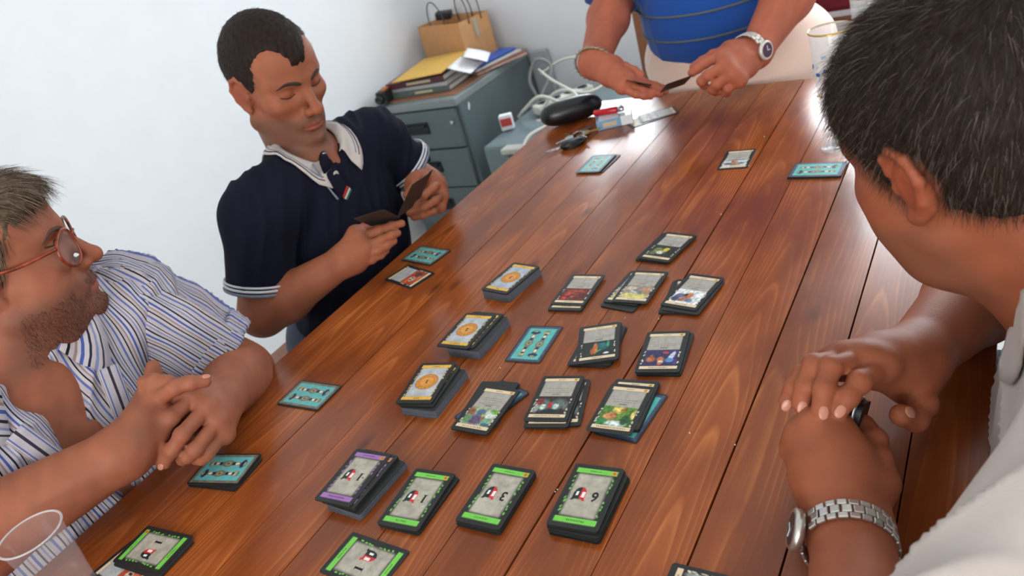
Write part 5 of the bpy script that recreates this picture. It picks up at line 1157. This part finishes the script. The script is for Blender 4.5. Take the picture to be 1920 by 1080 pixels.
t = px((1152, 122, 1.83), (1172, 126, 1.815), (1188, 133, 1.805), (1202, 141, 1.80))
hand(b, WR, f, t, rw=.034, palm=.016, kn=.0125, r0=.0108, r1=.0085, rt=.0120)
f = [px((1352, 104, 1.655), (1322, 118, 1.66), (1308, 128, 1.665), (1298, 136, 1.67)), px((1360, 122, 1.635), (1326, 142, 1.638), (1316, 152, 1.65), (1320, 160, 1.665)), px((1372, 138, 1.63), (1344, 158, 1.635), (1336, 167, 1.65), (1342, 172, 1.665)), px((1386, 150, 1.635), (1364, 166, 1.642), (1358, 172, 1.655), (1364, 175, 1.668))]
t = px((1368, 96, 1.685), (1338, 104, 1.685), (1318, 116, 1.685), (1302, 126, 1.685))
hand(b, WL, f, t, rw=.034, palm=.018, kn=.015, r0=.012, r1=.0098, rt=.0135)
b3 = b; skin_obj(p3, b, (166, 92, 68), [H3], ((96, 70, 60), .3), .0038, None, 7)
hb = Body(); hb.add(H3.ell((-.016, 0, .034), (.101, .081, .094)), .01); hb.sub(H3.ell((.140, 0, .0), (.085, .10, .078)), .012); hb.sub(H3.ell((.072, 0, -.045), (.070, .14, .085)), .01); hb.sub(H3.ell((-.03, 0, -.140), (.14, .12, .090)), .01)
V, Q = hb.mesh(.005); me = np_mesh('hair', V, Q); tint(me, np.tile((46., 36., 30.), (len(V), 1))); link('hair', me, p3, None, HAIRM)
for s_ in (1, -1): eyebrow(p3, H3, b3, s_); lashline(p3, H3, b3, s_, -.006)
b = Body(); T3.build(b, .014, .05, low=False); b.add(Cone(T3.mid-T3.up*.1, T3.pelvis+np.array((0, -.06, .10)), .19, .185), .05)
for S_, E_, te in ((SR, ER, 1.0), (SL, EL, .62)): g, end, d_ = sleeve(None, S_, E_, te, .080, .078); b.merge(g, .02)
b.sub(Cone(T3.neck-T3.up*.03, H3.p(-.01, 0, -.05), .066, .075), .006); b.cut(Half((0, 1.87, .778), (0, -.25, -1)), .012)
b.disp(folds(.003, 9, (0, 0, 1), 2)); b.disp(lambda P: hashn(P, 10, 8)*F32(.002))
cloth_obj('shirt', p3, b, BLUEC, .006)
STR3 = mat('olive_stripe', (84, 92, 96), .9)
# thin contrasting stripes running round the shirt, found by walking the cloth at three heights
def round_stripe(z0, slope):
    P = []
    for t in np.linspace(-2.3, 2.3, 60):
        d_ = np.array((math.sin(t), -math.cos(t), 0)); o_ = np.array((-.675, 2.10, z0)); rr = np.linspace(.06, .36, 110); Q_ = (o_+rr[:, None]*d_).astype(F32); Q_[:, 2] += F32(slope)*(1-math.cos(t))
        D_ = b.d(Q_); k = np.argmax(D_ > 0); P.append(Q_[k])
    P = np.array(P); P[1:-1] = (P[:-2]+P[1:-1]*2+P[2:])/4; V, F = tube_data(P, .0032, 6); link('stripe', mesh_from('stripe', V, F, True), p3, None, STR3)
for z0, sl in ((.872, .012), (.935, .010), (1.01, .008), (1.08, .005)): round_stripe(z0, sl)
b = Body(); b.add(Ell((-.665, 2.075, .78), (.225, .205, .15)), .03); b.add(Ell((-.565, 2.07, .76), (.17, .19, .14)), .03)
for s_ in (-1, 1):
    k_ = np.array((-.665+s_*.15, 1.98, .50)); b.add(Cone((-.665+s_*.11, 2.10, .70), k_, .115, .085), .04); b.add(Cone(k_, k_+np.array((0, .12, -.42)), .075, .055), .03)
b.cut(Half((0, 0, .93), (0, 0, 1)), .01); b.disp(folds(.008, 16, (1, 0, .4), 4))
cloth_obj('trousers', p3, b, PINKC, .007)
for s_ in (-1, 1): o = link('shoe', superell('shoe', .048, .13, .045, .8, 28, 16), p3, (-.665+s_*.15, 2.06, .045), BLACKP)
reparent(p3)

# ---- the man in the white polo shirt
p4 = tag(empty('person', (.16, .66, 0.0)), 'man with short greying hair in a white polo, seen from behind, forearms on table', 'person')
SL, SR = (.088, .475, .925), (.135, .865, .925)
EL, WL = (-.055, .270, .800), at(1594, 1000, .672)
ER, WR = atz(1866, 522, .80), at(1708, 676, .780)
H4 = Head((-.042, .722, 1.062), (-.78, .553, -.294), (-.325, .043, .945), 1.05)
T4 = Torso(SR, SL, (.078, .690, .960), (.20, .67, .59), (.115, .175, .155), (.125, .165, .16), .55, .02, .05, .060)
b = Body(); T4.build(b); H4.build(b, fat=.004); b.add(Cone(H4.p(-.032, 0, -.050), T4.neck-np.array((.0, 0, .03)), .062, .072), .03); b.add(Cone(H4.p(.0, 0, -.085), T4.neck+np.array((-.03, 0, -.04)), .05, .06), .03)
arm(b, SL, EL, WL, .056, .048, .031); arm(b, SR, ER, WR, .056, .047, .030)
# left hand: a fist standing on its edge round a dark phone
f = [px((1566, 800, .722), (1590, 788, .745), (1604, 806, .765), (1600, 822, .772)), px((1532, 798, .722), (1552, 784, .752), (1574, 800, .772), (1582, 822, .780)), px((1506, 815, .735), (1520, 802, .765), (1546, 818, .785), (1566, 838, .790)), px((1494, 842, .750), (1506, 832, .777), (1530, 842, .793), (1550, 856, .797))]
tL = px((1644, 905, .705), (1648, 862, .708), (1640, 826, .722), (1620, 797, .738))
hand(b, WL, f, tL, rw=.030, palm=.017, kn=.0135, r0=.0108, r1=.0088, rt=.0125)
for q in ((1560, 850, .712), (1590, 860, .708), (1540, 870, .718)): b.add(Ell(at(*q), (.021,)*3), .02)
g4 = [px((1657, 684, .735), (1612, 716, .712), (1590, 744, .708), (1573, 768, .708)), px((1620, 674, .740), (1557, 688, .720), (1545, 730, .712), (1539, 770, .710)), px((1584, 674, .750), (1526, 684, .735), (1510, 724, .732), (1501, 756, .735)), px((1560, 682, .765), (1505, 702, .752), (1487, 730, .752), (1475, 752, .756))]
t4 = px((1712, 722, .760), (1732, 758, .742), (1716, 786, .732), (1690, 779, .722))
hand(b, WR, g4, t4, rw=.031, palm=.016, kn=.0135, r0=.0108, r1=.0088, rt=.0130)
skin_obj(p4, b, (146, 82, 56), [H4], ((90, 66, 54), .35), .0030, (np.array((-.5, 0, .55)), np.array((.5, 1.2, 1.5))), 9)
up4 = (0, -.25, 1)
for k, (q, pv) in enumerate(((g4[0][3], g4[0][2]), (g4[1][3], g4[1][2]), (g4[2][3], g4[2][2]), (g4[3][3], g4[3][2]))): nail(p4, q, pv, -AF*1.0+AU*.35, .0068, .0120, .0082)
nail(p4, t4[3], t4[2], -AF+AU*.5, .008, .013, .0102)
for s_ in (1, -1): eyebrow(p4, H4, b, s_); lashline(p4, H4, b, s_, -.006)
hb = Body(); hb.add(H4.ell((-.016, 0, .034), (.103, .083, .096)), .01); hb.add(H4.ell((.030, 0, .050), (.058, .064, .056)), .02); hb.add(H4.ell((-.05, 0, -.01), (.058, .068, .070)), .02)
hb.sub(H4.ell((.142, 0, -.005), (.078, .10, .082)), .012); hb.sub(H4.ell((.074, 0, -.050), (.066, .14, .088)), .01); hb.sub(H4.ell((-.03, 0, -.150), (.16, .12, .085)), .012)
for s_ in (1, -1): hb.sub(H4.ell((-.010, s_*.088, -.008), (.030, .032, .038)), .006)
hb.disp(lambda P: hashn(P, 210, 4)*F32(.0011))
hair_obj(p4, hb, .0035, (36, 28, 23), 34000, .020, lambda P: H4.M[:, 0]*.55-H4.M[:, 2]*.75+(P-H4.p(-.06, 0, .08))*4, .26, .0002, [((48, 37, 30), .68), ((76, 62, 53), .22), ((122, 112, 104), .10)], 5, .2, 3.0)
b = Body(); T4.build(b, .013, .05); b.add(Cone(T4.neck-T4.up*.03, T4.neck+T4.up*.006, .080, .074), .03)
gL, endL, dL = sleeve(None, SL, EL, .64, .086, .072); gR, endR, dR = sleeve(None, SR, ER, .80, .078, .076); b.merge(gL, .02); b.merge(gR, .02)
b.sub(Ell(T4.neck+T4.up*.062+T4.fwd*.012, (.088, .088, .052), T4.M), .008); b.sub(Cone(T4.neck-T4.up*.03, H4.p(-.01, 0, -.05), .070, .076), .006); b.sub(Ell(T4.p(.10, 0, .03), (.05, .03, .07), T4.M), .01)
b.disp(folds(.008, 17, T4.fwd*.9+T4.lat*.5-T4.up*.5, 5)); b.disp(lambda P: hashn(P, 22, 8)*F32(.003))
SH4 = b; cloth_obj('polo_shirt', p4, b, WHITEC, .005)
ring('sleeve_hem', p4, endL-dL*.022, dL, .0735, .0016, WHITEC); ring('sleeve_hem', p4, endR-dR*.022, dR, .0785, .0016, WHITEC)
cM = frame(T4.fwd+np.array((0, 0, -.5)), T4.up+T4.fwd*.4)
collar('collar', p4, T4.neck+T4.up*.008, cM, SH4, .068, .108, .034, 22, .034, WHITEC)
b = Body(); b.add(Ell(T4.pelvis, (.16, .19, .13)), .03)
for s_ in (-1, 1):
    k_ = T4.pelvis+np.array((-.40, s_*.25, .0)); b.add(Cone(T4.pelvis+np.array((-.03, s_*.14, .02)), k_, .112, .088), .03); b.add(Cone(k_, k_+np.array((.02, 0, -.45)), .064, .05), .03)
cloth_obj('trousers', p4, b, DARKT, .009)
for s_ in (-1, 1): link('shoe', superell('shoe', .13, .048, .045, .75, 28, 16), p4, T4.pelvis+np.array((-.43, s_*.25, -.535)), BLACKP)
reparent(p4)

# ------------------------------------------------------------------ things held and worn
def oriented(o, c, x, y):
    x = unit(x); y = np.array(y, float); y = unit(y-x*(x@y)); z = np.cross(x, y); o.matrix_world = Matrix(np.vstack([np.hstack([np.stack([x, y, z], 1), np.array(c, float)[:, None]]), [0, 0, 0, 1]]).tolist()); return o
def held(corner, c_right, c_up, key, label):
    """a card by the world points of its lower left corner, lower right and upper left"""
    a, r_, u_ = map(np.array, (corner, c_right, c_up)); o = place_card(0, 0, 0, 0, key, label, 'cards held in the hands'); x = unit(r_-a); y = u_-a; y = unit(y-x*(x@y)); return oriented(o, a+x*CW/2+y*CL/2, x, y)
def watch(name, c, axis, face, rx, ry, wband, label, steel, dial, n=22, case_r=.019, gap=.35):
    """a link bracelet round the wrist axis with its case where FACE points"""
    axis = unit(axis); fz = np.array(face, float); fz = unit(fz-axis*(fz@axis)); sd = np.cross(axis, fz); w_ = tag(empty(name, tuple(c)), label, 'watch'); c = np.array(c, float)
    for k in range(n):
        t = 2*math.pi*k/n
        if abs((t+math.pi) % (2*math.pi)-math.pi) < gap: continue
        p_ = fz*math.cos(t)*ry+sd*math.sin(t)*rx; nn = unit(fz*math.cos(t)/ry+sd*math.sin(t)/rx); tt = np.cross(axis, nn)
        bm = bmesh.new(); L_ = 2*math.pi*(rx+ry)/2/n
        for a, s_ in ((-.36, .27), (0, .40), (.36, .27)): add_box(bm, (a*wband, (L_*.24 if a == 0 else -L_*.12), 0), (s_*wband, L_*.86, .0028), .0006, None, 1)
        me = bm_mesh('link', bm); M = np.eye(4); M[:3, :3] = np.stack([axis, tt, nn], 1); M[:3, 3] = p_; me.transform(Matrix(M.tolist())); link('link', me, w_, None, steel)
    M = np.eye(4); M[:3, :3] = np.stack([axis, -sd, fz], 1)@np.diag((1, 1, 1)); M[:3, 3] = fz*(ry+.001)
    M[:3, 1] = np.cross(M[:3, 2], M[:3, 0])
    for nm, prof, m_ in (('case', [(.0001, 0), (case_r*.9, 0), (case_r, .003), (case_r, .007), (case_r*.86, .0095), (case_r*.78, .0088), (.0001, .0086)], steel), ('dial', [(case_r*.76, .0090), (.0001, .0092)], dial)):
        me = lathe_mesh(nm, prof, 32); me.transform(Matrix(M.tolist())); link(nm, me, w_, None, m_)
    bm = bmesh.new(); add_box(bm, (0, case_r*.25, .0096), (.0016, case_r*.5, .0006)); add_box(bm, (case_r*.16, 0, .0099), (case_r*.36, .0016, .0006)); me = bm_mesh('hands', bm); me.transform(Matrix(M.tolist())); link('hands', me, w_, None, STRIPEW)
    return w_
DIAL = mat('purple_dial', (74, 36, 62), .3); WSTEEL = mat('satin_steel', (196, 192, 186), .3, .9, var=.05, scale=200); WWHITE = mat('pale_watch', (206, 200, 192), .3, .3); DDIAL = mat('dark_dial', (30, 32, 36), .3)
# the steel bracelet on the near wrist (its case sits on the table side)
wx = at(1591, 1014, .664)+np.array((0, 0, -.002)); ax4 = unit(np.array(at(1594, 1000, .672))-np.array((-.055, .270, .800)))
watch('wristwatch', wx, ax4, unit(-AR*.95-AF*.1), .0395, .0385, .021, 'steel link wristwatch on the near wrist of the man in the white polo', WSTEEL, DDIAL, 26)
w3 = at(1404, 96, 1.685); watch('wristwatch', w3, unit(at(1416, 96, 1.70)-at(1350, 128, 1.65)), unit(AR*.55-AF*.8-AU*.2), .038, .040, .022, 'pale wristwatch with purple dial on the man in blue', WWHITE, DIAL, 22, .0205)
BRC = mat('silver_bracelet', (150, 136, 112), .35, .7)
bc = at(1113, 120, 1.85); bax = unit(at(1150, 5, 2.02)-at(1114, 118, 1.85)); br = tag(empty('bracelet', tuple(bc)), 'beaded bracelet on the other wrist of the man in blue', 'bracelet')
u_ = unit(np.cross(bax, (0, 0, 1.0))); v_ = np.cross(bax, u_)
V, F = tube_data([.0445*(math.cos(t)*u_+math.sin(t)*v_) for t in np.linspace(0, 2*math.pi, 41)], .0022, 8, False); link('band', mesh_from('band', V, F, True), br, None, BRC)
bm = bmesh.new()
for k in range(24):
    t = 2*math.pi*k/24; q = .0455*(math.cos(t)*u_+math.sin(t)*v_); bmesh.ops.create_icosphere(bm, subdivisions=1, radius=.0042, matrix=Matrix.Translation(Vector(q)))
link('beads', bm_mesh('beads', bm, True), br, None, BRC)['kind'] = 'stuff'
# phone in the near hand of the man in the white polo
ph = tag(empty('phone', (0, 0, 0)), 'dark phone with a silver edge clasped in the fist on the table', 'phone')
bm = bmesh.new(); polyplate(bm, rrect(.042, .078, .008), -.007, .007); link('phone_body', bm_mesh('phone_body', bm), ph, None, BLACKP)
V, F = tube_data([(x, y, .0) for x, y in rrect(.0425, .0785, .008)+rrect(.0425, .0785, .008)[:1]], .0022, 8, False); link('silver_edge', mesh_from('silver_edge', V, F, True), ph, None, CHROME)
oriented(ph, at(1592, 822, .742), AR*.55+AF*.8, AU*.75-AF*.35)
# cards in the hands of the man in the dark polo shirt
held(at(697, 424, 1.480), at(753, 407, 1.470), at(697, 424, 1.48)-AF*.08+AU*.010, None, 'dark card held by its lower edge in the near hand of the dark polo man')  # all three left unprinted; plain black imitates patterned backs in shade
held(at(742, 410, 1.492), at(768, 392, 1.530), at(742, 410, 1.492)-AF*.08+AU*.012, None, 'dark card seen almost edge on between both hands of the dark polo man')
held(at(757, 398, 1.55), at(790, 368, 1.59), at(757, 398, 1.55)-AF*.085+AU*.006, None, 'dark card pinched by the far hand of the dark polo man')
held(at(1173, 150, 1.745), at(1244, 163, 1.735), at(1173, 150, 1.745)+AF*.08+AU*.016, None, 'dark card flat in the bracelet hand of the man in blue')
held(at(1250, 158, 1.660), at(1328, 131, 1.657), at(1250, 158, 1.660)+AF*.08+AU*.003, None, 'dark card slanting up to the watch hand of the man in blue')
